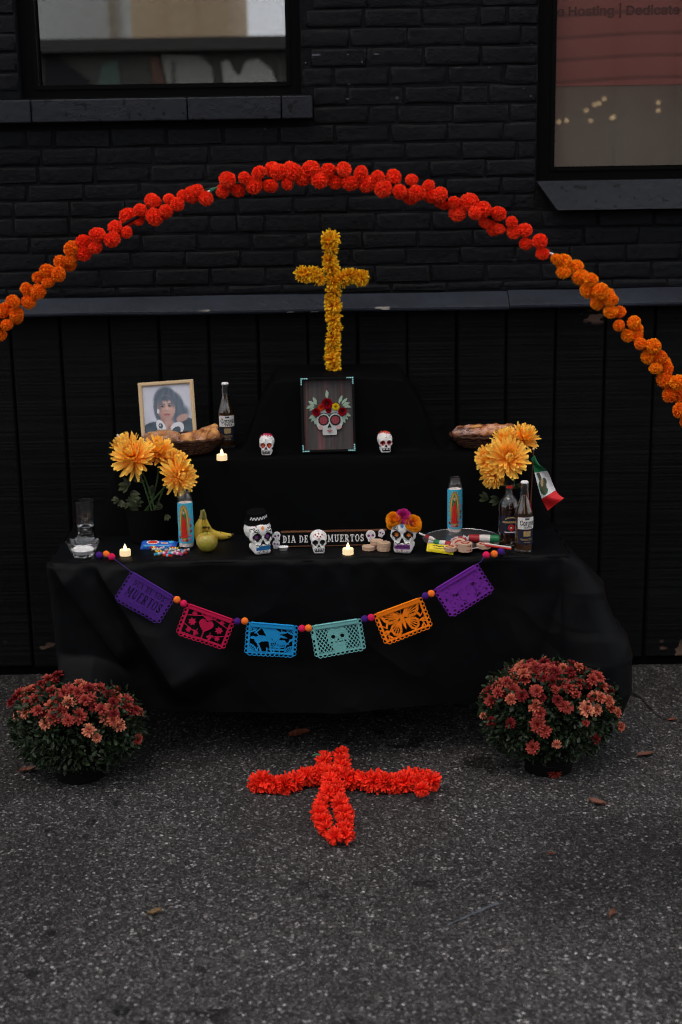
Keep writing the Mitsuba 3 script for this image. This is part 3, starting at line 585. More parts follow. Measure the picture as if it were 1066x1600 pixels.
# ================================================================== the standing marigold cross
YC = -0.20
mg = [marigold(0.040, s, (0.34, 0.030, 0.003), (0.90, 0.36, 0.010), (0.96, 0.58, 0.022), 110).shape() for s in (41, 42, 43, 44)]
C = thing('marigold_cross', 'tall standing cross of yellow marigold heads behind the upper tier', 'flower cross')
c0, c1, cl, cr = at(521, 598, YC), at(517, 373, YC), at(472, 428, YC), at(566, 434, YC)
c0 = c0 + (c0 - c1) * 0.03
part(C, 'stick', shape(cat([tube(np.array([c0, c1]), 0.008, 8), tube(np.array([cl, cr]), 0.008, 8)]), 'stem_green', 40))
r = np.random.default_rng(44)
def row(parent, a, b, n, kinds, s0, name='flower', jit=0.004, up=(0, -1, 0.15)):
    for i in range(n):
        q = a + (b - a) * (i + 0.5) / n + r.normal(0, jit, 3); d = np.array(up) + r.normal(0, 0.35, 3)
        part(parent, name, kinds[r.integers(len(kinds))], frame_to(d, q + np.array([0, -0.004, 0]), s0 * r.uniform(0.88, 1.1), r.uniform(0, 6)))
row(C, c0, c1, 19, mg, 0.86); row(C, cl + (c1 - c0) * 0, (cl + cr) / 2 - np.array([0.03, 0, 0]), 4, mg, 0.82); row(C, (cl + cr) / 2 + np.array([0.03, 0, 0]), cr, 4, mg, 0.82)
part(C, 'flower', mg[0], frame_to((0, -0.6, 0.5), c1, 0.98)); part(C, 'flower', mg[1], frame_to((-1, -0.5, 0), cl, 0.85)); part(C, 'flower', mg[2], frame_to((1, -0.5, 0), cr, 0.85))

# ================================================================== the red cross lying on the asphalt
GX = thing('flower_cross', 'red flower garland laid as a cross on the asphalt', 'flower cross')
rg = [marigold(0.046, s, (0.50, 0.006, 0.004), (0.74, 0.014, 0.008), (0.95, 0.050, 0.022), 130).shape() for s in (51, 52, 53, 54)]
def ground_strand(pts, n, sz, z=0.034):
    w = np.array([atz(x, y, z) for x, y in pts]); d = np.r_[0, np.cumsum(np.linalg.norm(np.diff(w, axis=0), axis=1))]; sp = CubicSpline(d, w)
    part(GX, 'cord', shape(tube(sp(np.linspace(0, d[-1], 40)), 0.004, 6), 'wire_green', 40))
    for t in np.linspace(0, d[-1], n):
        q = sp(t) + r.normal(0, 0.004, 3); q[2] = max(z + r.normal(0, 0.004), 0.030)
        part(GX, 'flower', rg[r.integers(4)], frame_to(r.normal(0, 0.5, 3) + np.array([0, -0.3, 1]), q, sz * r.uniform(0.86, 1.08), r.uniform(0, 6)))
ground_strand(((402, 1221), (430, 1224), (462, 1221), (490, 1213), (520, 1212)), 9, 0.88)
ground_strand(((540, 1214), (575, 1220), (610, 1223), (640, 1217), (672, 1220)), 10, 0.94)
ground_strand(((508, 1184), (506, 1200), (512, 1222), (506, 1248), (499, 1268), (506, 1288), (522, 1305)), 13, 0.72)
ground_strand(((535, 1182), (535, 1200), (526, 1222), (530, 1250), (535, 1272), (540, 1290), (541, 1304)), 13, 0.74)
ground_strand(((655, 1226), (660, 1238)), 2, 0.62)
p = atz(494, 1181, 0.05); part(GX, 'tie', shape(tube(np.array([p + [-0.012, 0, 0.0], p + [0.004, 0, 0.006], p + [0.02, 0, -0.004]]), 0.004, 6), 'wire_green', 40))

# ================================================================== potted garden mums
MR = ((13, 1.0, 0.36, 4, -0.3), (12, 0.88, 0.32, 24, -0.1), (9, 0.66, 0.28, 46, 0.2), (6, 0.42, 0.24, 68, 0.3))
MC = [((0.16, 0.006, 0.006), (0.23, 0.015, 0.016), (0.38, 0.065, 0.050)), ((0.18, 0.010, 0.006), (0.29, 0.028, 0.022), (0.54, 0.145, 0.085)), ((0.25, 0.10, 0.01), (0.34, 0.038, 0.030), (0.64, 0.24, 0.145)), ((0.10, 0.003, 0.004), (0.125, 0.006, 0.009), (0.20, 0.020, 0.022))]
mums = [mum(0.0225, 60 + i, *MC[i % 4], MR).shape() for i in range(8)]
def leaf_cloud(n, seed, fn, L=0.022):
    rr = np.random.default_rng(seed); P = Petals()
    for _ in range(n):
        p, o = fn(rr); d = o + rr.normal(0, 0.7, 3); t = rr.normal(0, 1, 3); k = rr.uniform(0.6, 1.35); l = L * rr.uniform(0.6, 1.3)
        P.strip(p, d, t, l, l * 0.55, np.array((0.008, 0.016, 0.006)) * k, np.array((0.015, 0.030, 0.011)) * k, curl=rr.normal(0.3, 0.4), cup=0.4, n=3, tip=0.25, neck=0.3)
    return P
def mum_pot(label, px, py, rx, ry, h0, h1, flowers, seed, extra=0):
    """px, py: where the pot meets the ground; flowers: pixels of the heads on the crown's outside"""
    base = atz(px, py, 0.0) + np.array([0, 0.085, 0]); k = thing('potted_mum', label, 'potted flowers', 'potted mums in front of the altar')
    pr_ = lathe([(0, 0.002), (0.082, 0.002), (0.084, 0.012), (0.098, 0.13), (0.104, 0.131), (0.105, 0.150), (0.098, 0.151), (0.094, 0.128), (0, 0.126)], 40)
    pk = part(k, 'pot', shape(pr_, 'black_plastic', 30), place(base))
    for z, q in ((0.04, 0.0885), (0.07, 0.0935), (0.10, 0.0965)):
        part(pk, 'rib', shape(tube(np.c_[q * np.cos(np.linspace(0, 6.2832, 40)), q * np.sin(np.linspace(0, 6.2832, 40)), np.full(40, z)], 0.0022, 5), 'black_plastic', 50), place(base))
    cz = h0
    def dome(rr):
        d = rr.normal(0, 1, 3); d /= (abs(d[0]) ** 2.7 + abs(d[1]) ** 2.7 + abs(d[2]) ** 2.7) ** (1 / 2.7)
        if d[2] < -0.85: d[2] = -d[2]
        rad = rr.uniform(0.72, 0.99) if rr.random() < 0.8 else rr.uniform(0.3, 0.7)
        low = 0.72 if d[2] < 0 else 1.0
        return base + np.array([0, 0, cz]) + d * np.array([rx * (1 - 0.22 * max(-d[2], 0)), ry * (1 - 0.22 * max(-d[2], 0)), (h1 - h0) if d[2] > 0 else (h0 - 0.035)]) * rad, d * np.array([1, 1, 0.8])
    part(k, 'foliage', leaf_cloud(4600, seed, dome, 0.021).shape('leaf_paint'))
    rr = np.random.default_rng(seed + 1); st = []
    cen = base + np.array([0, 0, cz])
    for (x, y, c, sz) in flowers:
        # the head sits where the pixel's ray meets the dome
        d = ray(x, y); d = d / np.linalg.norm(d); S = np.array([rx, ry, h1 - h0]) * 1.0; S2_ = np.array([rx, ry, h0 - 0.03])
        hit = None
        for S_ in (S, S2_):
            o = (EYE - cen) / S_; u = d / S_; a, b, cc = u @ u, 2 * o @ u, o @ o - 1; disc = b * b - 4 * a * cc
            if disc >= 0:
                q = EYE + d * ((-b - math.sqrt(disc)) / (2 * a))
                if (S_ is S) == (q[2] >= cen[2]): hit = q; break
        if hit is None:
            t = ((cen - EYE) @ d); q = EYE + d * t; v = (q - cen) / S; hit = cen + v * min(1.0, 1.22 / np.linalg.norm(v)) * S
        n_ = (hit - cen) / S; n_ = n_ / np.linalg.norm(n_)
        dirn = n_ + np.array([0, -0.25, 0.45]) + rr.normal(0, 0.22, 3)
        part(k, 'flower', mums[c + 4 * rr.integers(2)], frame_to(dirn, hit, sz * rr.uniform(0.88, 1.1), rr.uniform(0, 6)))
        m_ = cen + (hit - cen) * 0.45; st.append(tube(np.array([m_, (m_ + hit) / 2 + rr.normal(0, 0.006, 3), hit]), 0.0016, 4))
    for _ in range(extra):
        a = rr.uniform(-2.75, -0.4); e = rr.uniform(0.45, 1.35); n_ = np.array([math.cos(a) * math.cos(e), math.sin(a) * math.cos(e), math.sin(e)]); n_ /= (np.abs(n_) ** 2.7).sum() ** (1 / 2.7)
        part(k, 'flower', mums[(0, 3, 0, 1)[rr.integers(4)] + 4 * rr.integers(2)], frame_to(n_ + np.array([0, -0.2, 0.4]), cen + n_ * np.array([rx, ry, h1 - h0]), rr.uniform(0.8, 1.0), rr.uniform(0, 6)))
    # more heads round the back and the sides, out of the camera's sight
    for _ in range(34):
        a = rr.uniform(0.15, math.pi - 0.15); e = rr.uniform(0.15, 1.2); n_ = np.array([math.cos(a) * math.cos(e), math.sin(a) * math.cos(e), math.sin(e)])
        part(k, 'flower', mums[rr.integers(8)], frame_to(n_ + np.array([0, 0, 0.4]), cen + n_ * np.array([rx, ry, h1 - h0]), rr.uniform(0.85, 1.1), rr.uniform(0, 6)))
    for m_ in st: part(k, 'stem', shape(m_, 'stem_green', True))
    return k
# heads: (x, y, colour, size) read off the photograph
FL = [(90, 1056, 3, 1), (75, 1062, 0, 1), (64, 1069, 3, .9), (88, 1066, 0, 1), (54, 1076, 0, 1), (46, 1080, 1, 1), (42, 1088, 1, 1), (31, 1083, 0, .9), (25, 1090, 3, 1), (18, 1098, 3, .9), (80, 1081, 0, 1.1), (57, 1093, 0, 1.1), (107, 1077, 0, 1), (99, 1083, 0, 1), (124, 1070, 1, 1.1), (141, 1077, 0, 1.1), (122, 1083, 0, 1.1), (156, 1075, 0, 1), (170, 1086, 3, 1), (180, 1090, 1, 1.1), (197, 1095, 0, 1), (92, 1093, 0, 1.1), (79, 1104, 1, 1.15), (107, 1098, 2, 1.2), (141, 1093, 0, 1.1), (175, 1105, 2, 1.15), (198, 1105, 0, 1.1), (211, 1109, 0, .95), (57, 1111, 0, 1), (40, 1113, 2, 1.05), (28, 1118, 2, .8), (94, 1111, 0, 1.1), (84, 1121, 0, 1.1), (102, 1122, 0, .9), (124, 1119, 0, 1.2), (72, 1130, 2, 1.1), (166, 1122, 2, 1.2), (186, 1133, 2, 1.1), (139, 1141, 2, 1.0), (151, 1153, 2, .8), (147, 1106, 3, .9), (215, 1155, 0, .9), (100, 1105, 3, 1), (65, 1081, 0, 1), (112, 1060, 3, .8), (68, 1118, 3, .8), (44, 1098, 0, .9), (130, 1096, 3, .9), (203, 1112, 3, .9)]
mum_pot('wide potted mum with coral flowers at the left end of the altar', 120, 1228, 0.222, 0.165, 0.16, 0.335, FL, 71, 10)
FR = [(795, 1047, 3, 1), (806, 1050, 0, .9), (828, 1038, 3, 1), (850, 1036, 3, 1), (868, 1041, 3, 1), (894, 1039, 3, 1), (835, 1046, 1, 1.1), (838, 1053, 0, 1), (861, 1049, 0, 1), (878, 1050, 0, 1), (910, 1048, 3, 1), (925, 1054, 3, 1), (805, 1060, 1, .9), (785, 1068, 1, 1), (778, 1073, 0, 1), (766, 1080, 3, .9), (768, 1095, 0, 1), (803, 1078, 0, 1.1), (821, 1062, 0, 1.1), (815, 1057, 3, 1), (836, 1080, 0, 1), (862, 1065, 3, 1), (882, 1068, 0, 1), (889, 1075, 0, 1.15), (905, 1067, 0, 1), (893, 1060, 3, .9), (930, 1060, 0, 1.1), (941, 1073, 1, 1), (952, 1080, 3, 1), (918, 1071, 3, .8), (930, 1087, 2, 1), (922, 1093, 0, .8), (837, 1104, 1, 1.05), (844, 1114, 0, 1.15), (840, 1133, 0, 1.2), (851, 1142, 0, 1), (889, 1105, 0, .95), (917, 1108, 2, 1.2), (932, 1109, 2, 1.1), (955, 1108, 1, 1), (964, 1113, 1, .8), (915, 1130, 0, .7), (833, 1168, 0, 1.1), (870, 1163, 2, .8), (931, 1154, 3, 1), (798, 1130, 3, .9), (866, 1209, 0, 1.1), (768, 1128, 3, .8), (755, 1118, 2, .6), (970, 1135, 1, .8), (868, 1078, 0, .7), (847, 1090, 3, .7), (900, 1085, 0, .8), (788, 1085, 3, .8), (875, 1057, 0, .9), (850, 1060, 3, .9)]
mum_pot('rounder potted mum with dark red flowers at the right end of the altar', 862, 1216, 0.235, 0.165, 0.19, 0.380, FR, 81, 24)

# ================================================================== two vases of orange chrysanthemums
BR = ((20, 1.0, 0.20, -30, 0.7), (20, 0.98, 0.20, -12, 0.8), (19, 0.93, 0.20, 6, 0.8), (18, 0.85, 0.19, 22, 0.8), (16, 0.75, 0.18, 38, 0.9), (14, 0.63, 0.17, 54, 1.0), (10, 0.50, 0.16, 68, 1.0), (7, 0.40, 0.15, 80, 1.0))
BC = ((0.70, 0.20, 0.012), (0.90, 0.39, 0.028), (0.97, 0.65, 0.12))
big = [mum(0.066, 90 + i, *BC, BR).shape() for i in range(4)]
paint('vase_dark', (0.0035, 0.0028, 0.0028), 0.6, 0.05)
def bouquet(label, base, heads, seed, vase_r, vase_h, leaves):
    k = thing('chrysanthemum_vase', label, 'flowers in a vase'); rr = np.random.default_rng(seed)
    part(k, 'vase', shape(lathe([(0, 0.001), (vase_r * 0.8, 0.001), (vase_r * 0.86, 0.01), (vase_r, vase_h), (vase_r * 0.93, vase_h), (vase_r * 0.78, 0.02), (0, 0.02)], 40), 'vase_dark', 30), place(base))
    neck = base + np.array([0, 0, vase_h * 0.75])
    for i, (p, d, s_) in enumerate(heads):
        d = np.asarray(d, float); d /= np.linalg.norm(d)
        part(k, 'flower', big[i % 4], frame_to(d, p, s_, rr.uniform(0, 6)))
        b0 = neck + np.array([rr.uniform(-1, 1), rr.uniform(-1, 1), 0]) * vase_r * 0.5
        ts = np.linspace(0, 1, 9)[:, None]; q = p - d * 0.012
        pts = (1 - ts) ** 2 * b0 + 2 * ts * (1 - ts) * (q - d * 0.10 + np.array([0, 0, -0.02])) + ts ** 2 * q
        part(k, 'stem', shape(tube(pts, 0.0032, 6), 'stem_green', True))
    for p, n in leaves:
        P = Petals()
        for j in range(n):
            a = rr.uniform(0, 6.28); d = np.array([math.cos(a), -0.5 + 0.5 * math.sin(a), 0.6 * math.sin(a)]); L = rr.uniform(0.025, 0.045)
            o = np.asarray(p) + rr.normal(0, 0.012, 3)
            for b in (-0.55, 0, 0.55):
                dd = d * math.cos(b) + np.cross(d, [0, -1, 0.2]) * math.sin(b)
                P.strip(o, dd, np.array([0.1, -0.8, 0.6]), L * (1 - 0.25 * abs(b)), L * 0.36, (0.020, 0.030, 0.009), (0.032, 0.045, 0.014), curl=rr.normal(-0.3, 0.3), cup=0.3, n=4, tip=0.15, neck=0.3)
        part(k, 'leaf_spray', P.shape('leaf_paint'))
    return k
Yb = -0.64
hd = [(at(210, 716, Yb - 0.06), (-0.35, -0.75, 0.75), 1.18), (at(248, 708, Yb + 0.02), (0.05, -0.45, 0.95), 0.95), (at(272, 727, Yb), (0.5, -0.4, 0.8), 0.90), (at(279, 744, Yb - 0.07), (0.55, -0.85, 0.25), 1.0), (at(200, 700, Yb + 0.04), (-0.5, 0.1, 0.9), 0.9)]
lb = atz(228, 853, TZ); lb[1] = Yb
lv = [(at(205, 764, Yb - 0.05), 5), (at(212, 786, Yb - 0.04), 4), (at(221, 800, Yb - 0.05), 3), (at(255, 800, Yb - 0.03), 3), (at(196, 780, Yb), 3), (at(236, 770, Yb + 0.02), 3)]
kb = bouquet('dark vase of large orange chrysanthemums at the left, its leaves showing', np.array([lb[0], Yb, TZ]), hd, 95, 0.078, 0.125, lv)
p = at(187, 683, Yb + 0.03); part(kb, 'plant_stake', shape(tube(np.array([p + [-0.009, 0, 0.010], p + [0.045, 0.0, -0.06]]), 0.0035, 6), 'white_matte', 40))
Yr = -0.70
hd = [(at(818, 686, Yr + 0.05), (0.35, -0.3, 0.9), 0.86), (at(793, 716, Yr - 0.07), (0.1, -0.95, 0.35), 1.14), (at(766, 718, Yr - 0.01), (-0.5, -0.7, 0.5), 0.85), (at(772, 742, Yr - 0.05), (-0.35, -0.75, -0.45), 0.75), (at(792, 690, Yr + 0.04), (-0.1, -0.1, 1), 0.80)]
rb_ = atz(786, 840, TZ)
kb = bouquet('dark vase of large orange chrysanthemums at the right behind the bottles', np.array([at(800, 800, Yr)[0], Yr, TZ]), hd, 96, 0.045, 0.19, [(at(800, 762, Yr), 3), (at(775, 775, Yr), 2)])
# ================================================================== paper-cut felt banner
BN = thing('papel_picado_banner', 'colourful cut felt banner with six panels strung along the front of the tablecloth', 'banner')
YBN = -1.02
W2, H2 = 0.078, 0.104           # half width of the panel's sheet, its height
def scallops():
    out = []
    for x in np.linspace(-W2 + 0.010, W2 - 0.010, 10): out.append(Point(x, -H2 - 0.001).buffer(0.0086).difference(Point(x, -H2 - 0.003).buffer(0.0052)))
    for z in np.linspace(-H2 + 0.006, -0.006, 7):
        for sx in (-1, 1): out.append(Point(sx * (W2 + 0.001), z).buffer(0.0086).difference(Point(sx * (W2 + 0.003), z).buffer(0.0052)))
    return unary_union(out).difference(box(-W2 + 0.003, -H2 + 0.003, W2 - 0.003, 0.2))
SHEET = box(-W2, -H2, W2, 0.0); BORDER = SHEET.difference(SHEET.buffer(-0.0065))
SC = scallops(); IN = SHEET.buffer(-0.004)
def fan(x, z, a0, a1, n, r0, r1, w=0.0022): return [line([(x + r0 * math.cos(a), z + r0 * math.sin(a)), (x + r1 * math.cos(a), z + r1 * math.sin(a))], w) for a in np.radians(np.linspace(a0, a1, n))]
def pat_text():
    t1, w1 = slab('DIA DE LOS', 0.020, 0.2); t2, w2 = slab('MUERTOS', 0.036, 0.2)
    t1 = affinity.translate(affinity.scale(t1, 0.118 / w1, 1, origin=(0, 0)), -0.059, -0.036); t2 = affinity.translate(affinity.scale(t2, 0.130 / w2, 1, origin=(0, 0)), -0.065, -0.079)
    dots = unary_union([Point(x, -0.0905 + 0.003 * math.sin(x * 220)).buffer(0.0016) for x in np.linspace(-0.066, 0.066, 20)] + [Point(sx * 0.067, z).buffer(0.0018) for sx in (-1, 1) for z in (-0.02, -0.03)])
    return SHEET.difference(unary_union([t1, t2, dots]))
def pat_heart():
    t = np.linspace(0, 2 * np.pi, 60); hx = 16 * np.sin(t) ** 3; hz = 13 * np.cos(t) - 5 * np.cos(2 * t) - 2 * np.cos(3 * t) - np.cos(4 * t)
    h = affinity.translate(affinity.scale(Polygon(np.c_[hx, hz]), 0.00155, 0.00165, origin=(0, 0)), 0, -0.050)
    dots = unary_union([Point(p).buffer(0.0009) for p in [h.buffer(-0.003).exterior.interpolate(q, True).coords[0] for q in np.linspace(0, 1, 40)]])
    fl = []
    for sx in (-1, 1):
        for (x, z, n, r_) in ((0.047, -0.052, 7, 0.014), (0.050, -0.082, 6, 0.010), (0.048, -0.022, 6, 0.010)):
            fl += [leaf(sx * x, z, 360 / n * i + 12, r_, r_ * 0.55) for i in range(n)] + [Point(sx * x, z).buffer(0.0035)]
        fl += [line([(sx * 0.024, -0.085), (sx * 0.070, -0.066)], 0.002), line([(sx * 0.020, -0.020), (sx * 0.072, -0.036)], 0.002), line([(sx * 0.03, -0.10), (sx * 0.022, -0.070)], 0.002), leaf(sx * 0.014, -0.088, 90 - sx * 60, 0.024, 0.009), leaf(sx * 0.022, -0.096, 90 - sx * 30, 0.02, 0.008)]
    fl += fan(0, -0.03, 30, 150, 7, 0.0, 0.03, 0.0034) + [leaf(0, -0.022, a, 0.024, 0.007) for a in (50, 75, 105, 130)] + [line([(0, -0.104), (0, -0.07)], 0.004)]
    return unary_union([h.difference(dots), BORDER] + fl).intersection(SHEET)
def pat_bird():
    body = unary_union([ell(0.006, -0.042, 0.024, 0.022, 20), Polygon([(-0.032, -0.012), (0.0, -0.010), (0.026, -0.028), (0.012, -0.055), (-0.012, -0.045)]).buffer(0.003), leaf(0.012, -0.056, -18, 0.044, 0.016), ell(0.040, -0.062, 0.010, 0.009), leaf(0.045, -0.063, -10, 0.018, 0.005)])
    body = body.difference(arc(0.012, -0.048, 0.011, 180, 330, 0.0016)).difference(line([(-0.006, -0.052), (0.006, -0.052)], 0.0014)).difference(Point(0.043, -0.060).buffer(0.0015))
    wing = [leaf(-0.008, -0.048, a, 0.036, 0.0052) for a in (168, 178, 188, 198)] + [line([(-0.008, -0.056), (-0.036, -0.060)], 0.005), ell(-0.044, -0.056, 0.012, 0.012), line([(-0.008, -0.05), (0.004, -0.10)], 0.006), line([(-0.05, -0.056), (-0.03, -0.10)], 0.006)]
    top = [line([(-0.06, -0.02), (-0.036, -0.05)], 0.003), line([(-0.03, -0.008), (-0.056, -0.034)], 0.004), arc(0.02, -0.022, 0.013, 0, 170, 0.003), leaf(0.02, -0.03, 10, 0.036, 0.008), leaf(0.022, -0.038, -12, 0.032, 0.007), line([(0.0, 0), (-0.006, -0.02)], 0.006)]
    cact = fan(0.022, -0.084, 20, 160, 8, 0.004, 0.024, 0.0026) + [line([(-0.004, -0.088), (0.05, -0.088)], 0.005), line([(0.012, -0.104), (0.012, -0.085)], 0.004), line([(0.030, -0.104), (0.030, -0.085)], 0.004), line([(0.002, -0.104), (0.002, -0.085)], 0.003)]
    corners = sum([fan(sx * 0.074, z, a0, a0 + 90, 6, 0.0, 0.028, 0.0026) + [Point(sx * 0.074, z).buffer(0.009)] for sx, z, a0 in ((-1, -0.004, 270), (1, -0.004, 180), (-1, -0.1, 0), (1, -0.1, 90))], [])
    arcs = [arc(sx * 0.074, z, 0.027, 0, 360, 0.003) for sx, z in ((-1, -0.004), (1, -0.004), (-1, -0.1), (1, -0.1))]
    vine = [line([(0.072, -0.046), (0.05, -0.07), (0.046, -0.09)], 0.003), leaf(0.06, -0.056, 40, 0.016, 0.008), leaf(-0.07, -0.05, 0, 0.02, 0.010), line([(-0.076, -0.05), (-0.04, -0.056)], 0.0035), arc(-0.028, -0.09, 0.016, 160, 380, 0.004)]
    return unary_union([body, BORDER] + wing + top + cact + corners + arcs + vine).intersection(SHEET)
def skull_outline(cx, cz, s): return unary_union([ell(cx, cz, 0.034 * s, 0.031 * s), box(cx - 0.018 * s, cz - 0.050 * s, cx + 0.018 * s, cz - 0.015 * s).buffer(0.003 * s), ell(cx - 0.024 * s, cz - 0.018 * s, 0.010 * s, 0.012 * s), ell(cx + 0.024 * s, cz - 0.018 * s, 0.010 * s, 0.012 * s)])
def pat_lattice():
    ls = [line([(x, -0.12), (x + 0.095, 0.01)], 0.0022) for x in np.arange(-0.19, 0.1, 0.0125)] + [line([(x + 0.095, -0.12), (x, 0.01)], 0.0022) for x in np.arange(-0.19, 0.1, 0.0125)]
    sk = skull_outline(0.0, -0.043, 1.02); holes = []
    for sx in (-1, 1):
        holes += [Point(sx * 0.0155, -0.047).buffer(0.0072)] + [Point(sx * 0.0155 + 0.0108 * math.cos(a), -0.047 + 0.0108 * math.sin(a)).buffer(0.0013) for a in np.linspace(0, 6.28, 15)[:-1]] + [Point(sx * 0.023, -0.066).buffer(0.0038)]
    holes += [Polygon([(0, -0.051), (-0.0042, -0.062), (0.0042, -0.062)]), leaf(0, -0.068, 12, 0.018, 0.0048), leaf(0, -0.068, 168, 0.018, 0.0048), arc(0.0, -0.004, 0.016, 200, 340, 0.0024)]
    holes += [Point(x, z).buffer(0.0010) for x in np.linspace(-0.018, 0.018, 8) for z in (-0.024, -0.030, -0.036)] + [Point(x, -0.080 - 0.02 * abs(x) ** 2).buffer(0.0008) for x in np.linspace(-0.014, 0.014, 9)]
    return unary_union([BORDER] + [unary_union(ls).intersection(SHEET).difference(sk), sk.difference(unary_union(holes))]).intersection(SHEET)
def pat_butterfly():
    o = (0.0, -0.040); out = [ell(0, -0.042, 0.0075, 0.012), leaf(0, -0.04, -90, 0.046, 0.011), line([(0, -0.034), (-0.017, -0.006)], 0.0018), line([(0, -0.034), (0.006, -0.005)], 0.0018), Point(-0.018, -0.006).buffer(0.003), Point(0.006, -0.006).buffer(0.003)]
    for sx in (-1, 1):
        up = Polygon([(sx * x, z) for x, z in ((0.002, -0.036), (0.022, -0.010), (0.058, -0.003), (0.070, -0.012), (0.062, -0.034), (0.048, -0.050), (0.020, -0.050))]).buffer(0.004).buffer(-0.004)
        lo = Polygon([(sx * x, z) for x, z in ((0.004, -0.048), (0.040, -0.054), (0.052, -0.068), (0.046, -0.090), (0.028, -0.099), (0.016, -0.090))]).buffer(0.004).buffer(-0.004)
        for wg, c, n, a0, a1, rim in ((up, o, 6, 8, 52, 0.012), (lo, (sx * 0.006, -0.050), 7, -78, -8, 0.009)):
            holes = wg.buffer(-rim * 0.75); ring = wg.difference(holes)
            dots = unary_union([Point(p).buffer(0.0014) for p in [wg.buffer(-rim * 0.38).exterior.interpolate(q, True).coords[0] for q in np.linspace(0, 1, 26)]])
            out.append(ring.difference(dots)); ang = np.radians(np.linspace(a0, a1, n))
            for a in ang: out.append(line([c, (c[0] + sx * 0.075 * math.cos(a), c[1] + 0.075 * math.sin(a))], 0.0030).intersection(wg))
        out += [leaf(sx * 0.060, -0.060, 90 + sx * 20, 0.026, 0.007), line([(sx * 0.075, -0.082), (sx * 0.052, -0.072)], 0.004), line([(sx * 0.066, -0.10), (sx * 0.058, -0.07)], 0.003), leaf(sx * 0.074, -0.07, 180 if sx > 0 else 0, 0.02, 0.008), leaf(sx * 0.05, -0.098, 40 if sx > 0 else 140, 0.022, 0.007), line([(sx * 0.074, -0.045), (sx * 0.058, -0.060)], 0.003)]
    return unary_union([BORDER] + out).intersection(SHEET)
def pat_flowers():
    cuts = []
    sk = skull_outline(0.006, -0.058, 0.82)
    cuts += [sk.buffer(0.0026).difference(sk.buffer(0.0002)).difference(box(-0.02, -0.08, 0.03, -0.03)), Polygon([(0.006, -0.068), (0.0025, -0.076), (0.0095, -0.076)])]
    for x in (-0.008, 0.020): cuts += [arc(x, -0.058, 0.0125, 40, 190, 0.0018)] + [arc(x, -0.058, q, 0, 300, 0.0008) for q in (0.004, 0.007)]
    for x in (-0.018, 0.002, 0.022):
        cuts += [Point(x + q * math.cos(a), -0.020 + q * math.sin(a)).buffer(0.0011) for q, n in ((0.003, 6), (0.006, 10), (0.009, 14)) for a in np.linspace(0, 6.28, n + 1)[:-1]]
    for x, z in ((-0.052, -0.030), (-0.048, -0.076), (0.054, -0.028), (0.052, -0.070)):
        cuts += [arc(x, z, 0.015, a, a + 46, 0.0022) for a in (10, 100, 190, 280)] + [leaf(x, z - 0.004, a, 0.011, 0.0018) for a in (60, 90, 120)]
        cuts += [Polygon([(x - 0.018, z - 0.016), (x - 0.006, z - 0.019), (x - 0.016, z - 0.026)]), Polygon([(x + 0.018, z - 0.014), (x + 0.008, z - 0.019), (x + 0.018, z - 0.026)]), leaf(x + 0.004, z - 0.024, -10, 0.016, 0.0026), leaf(x - 0.004, z - 0.024, 190, 0.016, 0.0026)]
    cuts += [Polygon([(-0.030, -0.046), (-0.022, -0.056), (-0.034, -0.060)]), Polygon([(0.034, -0.044), (0.040, -0.056), (0.030, -0.056)]), Polygon([(-0.014, -0.098), (-0.020, -0.088), (-0.026, -0.098)]), Polygon([(0.026, -0.098), (0.030, -0.084), (0.036, -0.098)])]
    return SHEET.difference(unary_union(cuts).intersection(IN))
felts = [('felt_indigo', pat_text, 'indigo panel with cut lettering'), ('felt_magenta', pat_heart, 'magenta panel with a heart'), ('felt_blue', pat_bird, 'blue panel with a bird'), ('felt_teal', pat_lattice, 'teal panel with a skull on lattice'), ('felt_tangerine', pat_butterfly, 'orange panel with a butterfly'), ('felt_violet', pat_flowers, 'violet panel with skull and flowers')]
strip_px = [((209, 895.5), (270, 932)), ((296, 944.5), (363, 968.5)), ((391.5, 973), (460, 978.5)), ((490.2, 978.5), (558.7, 968)), ((588.7, 959.5), (654, 935.5)), ((682, 920), (741.5, 884))]
string = [at(207, 876, YBN + 0.03), at(209, 896, YBN)]
ends = []
for (a, b), (mat, fn, lab) in zip(strip_px, felts):
    pa, pb = at(*a, YBN), at(*b, YBN); ang = math.degrees(math.atan2(pb[2] - pa[2], pb[0] - pa[0])); c = (pa + pb) / 2
    L = math.hypot(pb[0] - pa[0], pb[2] - pa[2])
    g = unary_union([fn(), SC]).buffer(0.0002)
    m = plate(g, 0.0018, 0.0); v = np.array(m.vertices); v[:, 1] += 0.004 * np.sin(v[:, 0] * 24) * (-v[:, 2] / H2); m.vertices = v
    tw = place(c, 0, 0, -ang)
    k = part(BN, 'panel', shape(m, mat), tw, lab)
    hem = rbox(L, 0.005, 0.017, 0.002, 8, (0, -0.003, -0.0045)); lip = rbox(L - 0.002, 0.0075, 0.005, 0.002, 8, (0, -0.0035, 0.002))
    part(k, 'hem', shape(cat([hem, lip]), mat, 40), tw)
    ends += [pa, pb]
w = [at(150, 869, YBN + 0.12)]
def catenary(a, b, sag=0.004, n=8): t = np.linspace(0, 1, n)[:, None]; return a * (1 - t) + b * t - np.c_[0 * t, 0 * t, 4 * sag * t * (1 - t)]
lft = [atz(153, 868, TZ + 0.010), atz(176, 871, TZ + 0.010), at(196, 886, YBN + 0.02), ends[0]]
rgt = [ends[-1], at(752, 877, YBN + 0.02), atz(757, 869, TZ + 0.010), atz(786, 863, TZ + 0.010)]
segs = lft + ends[1:-1] + rgt
cords = [tube(catenary(a, b, 0.001), 0.0009, 5) for a, b in zip(segs[:-1], segs[1:])]
part(BN, 'cord', shape(cat(cords), 'felt_indigo'))
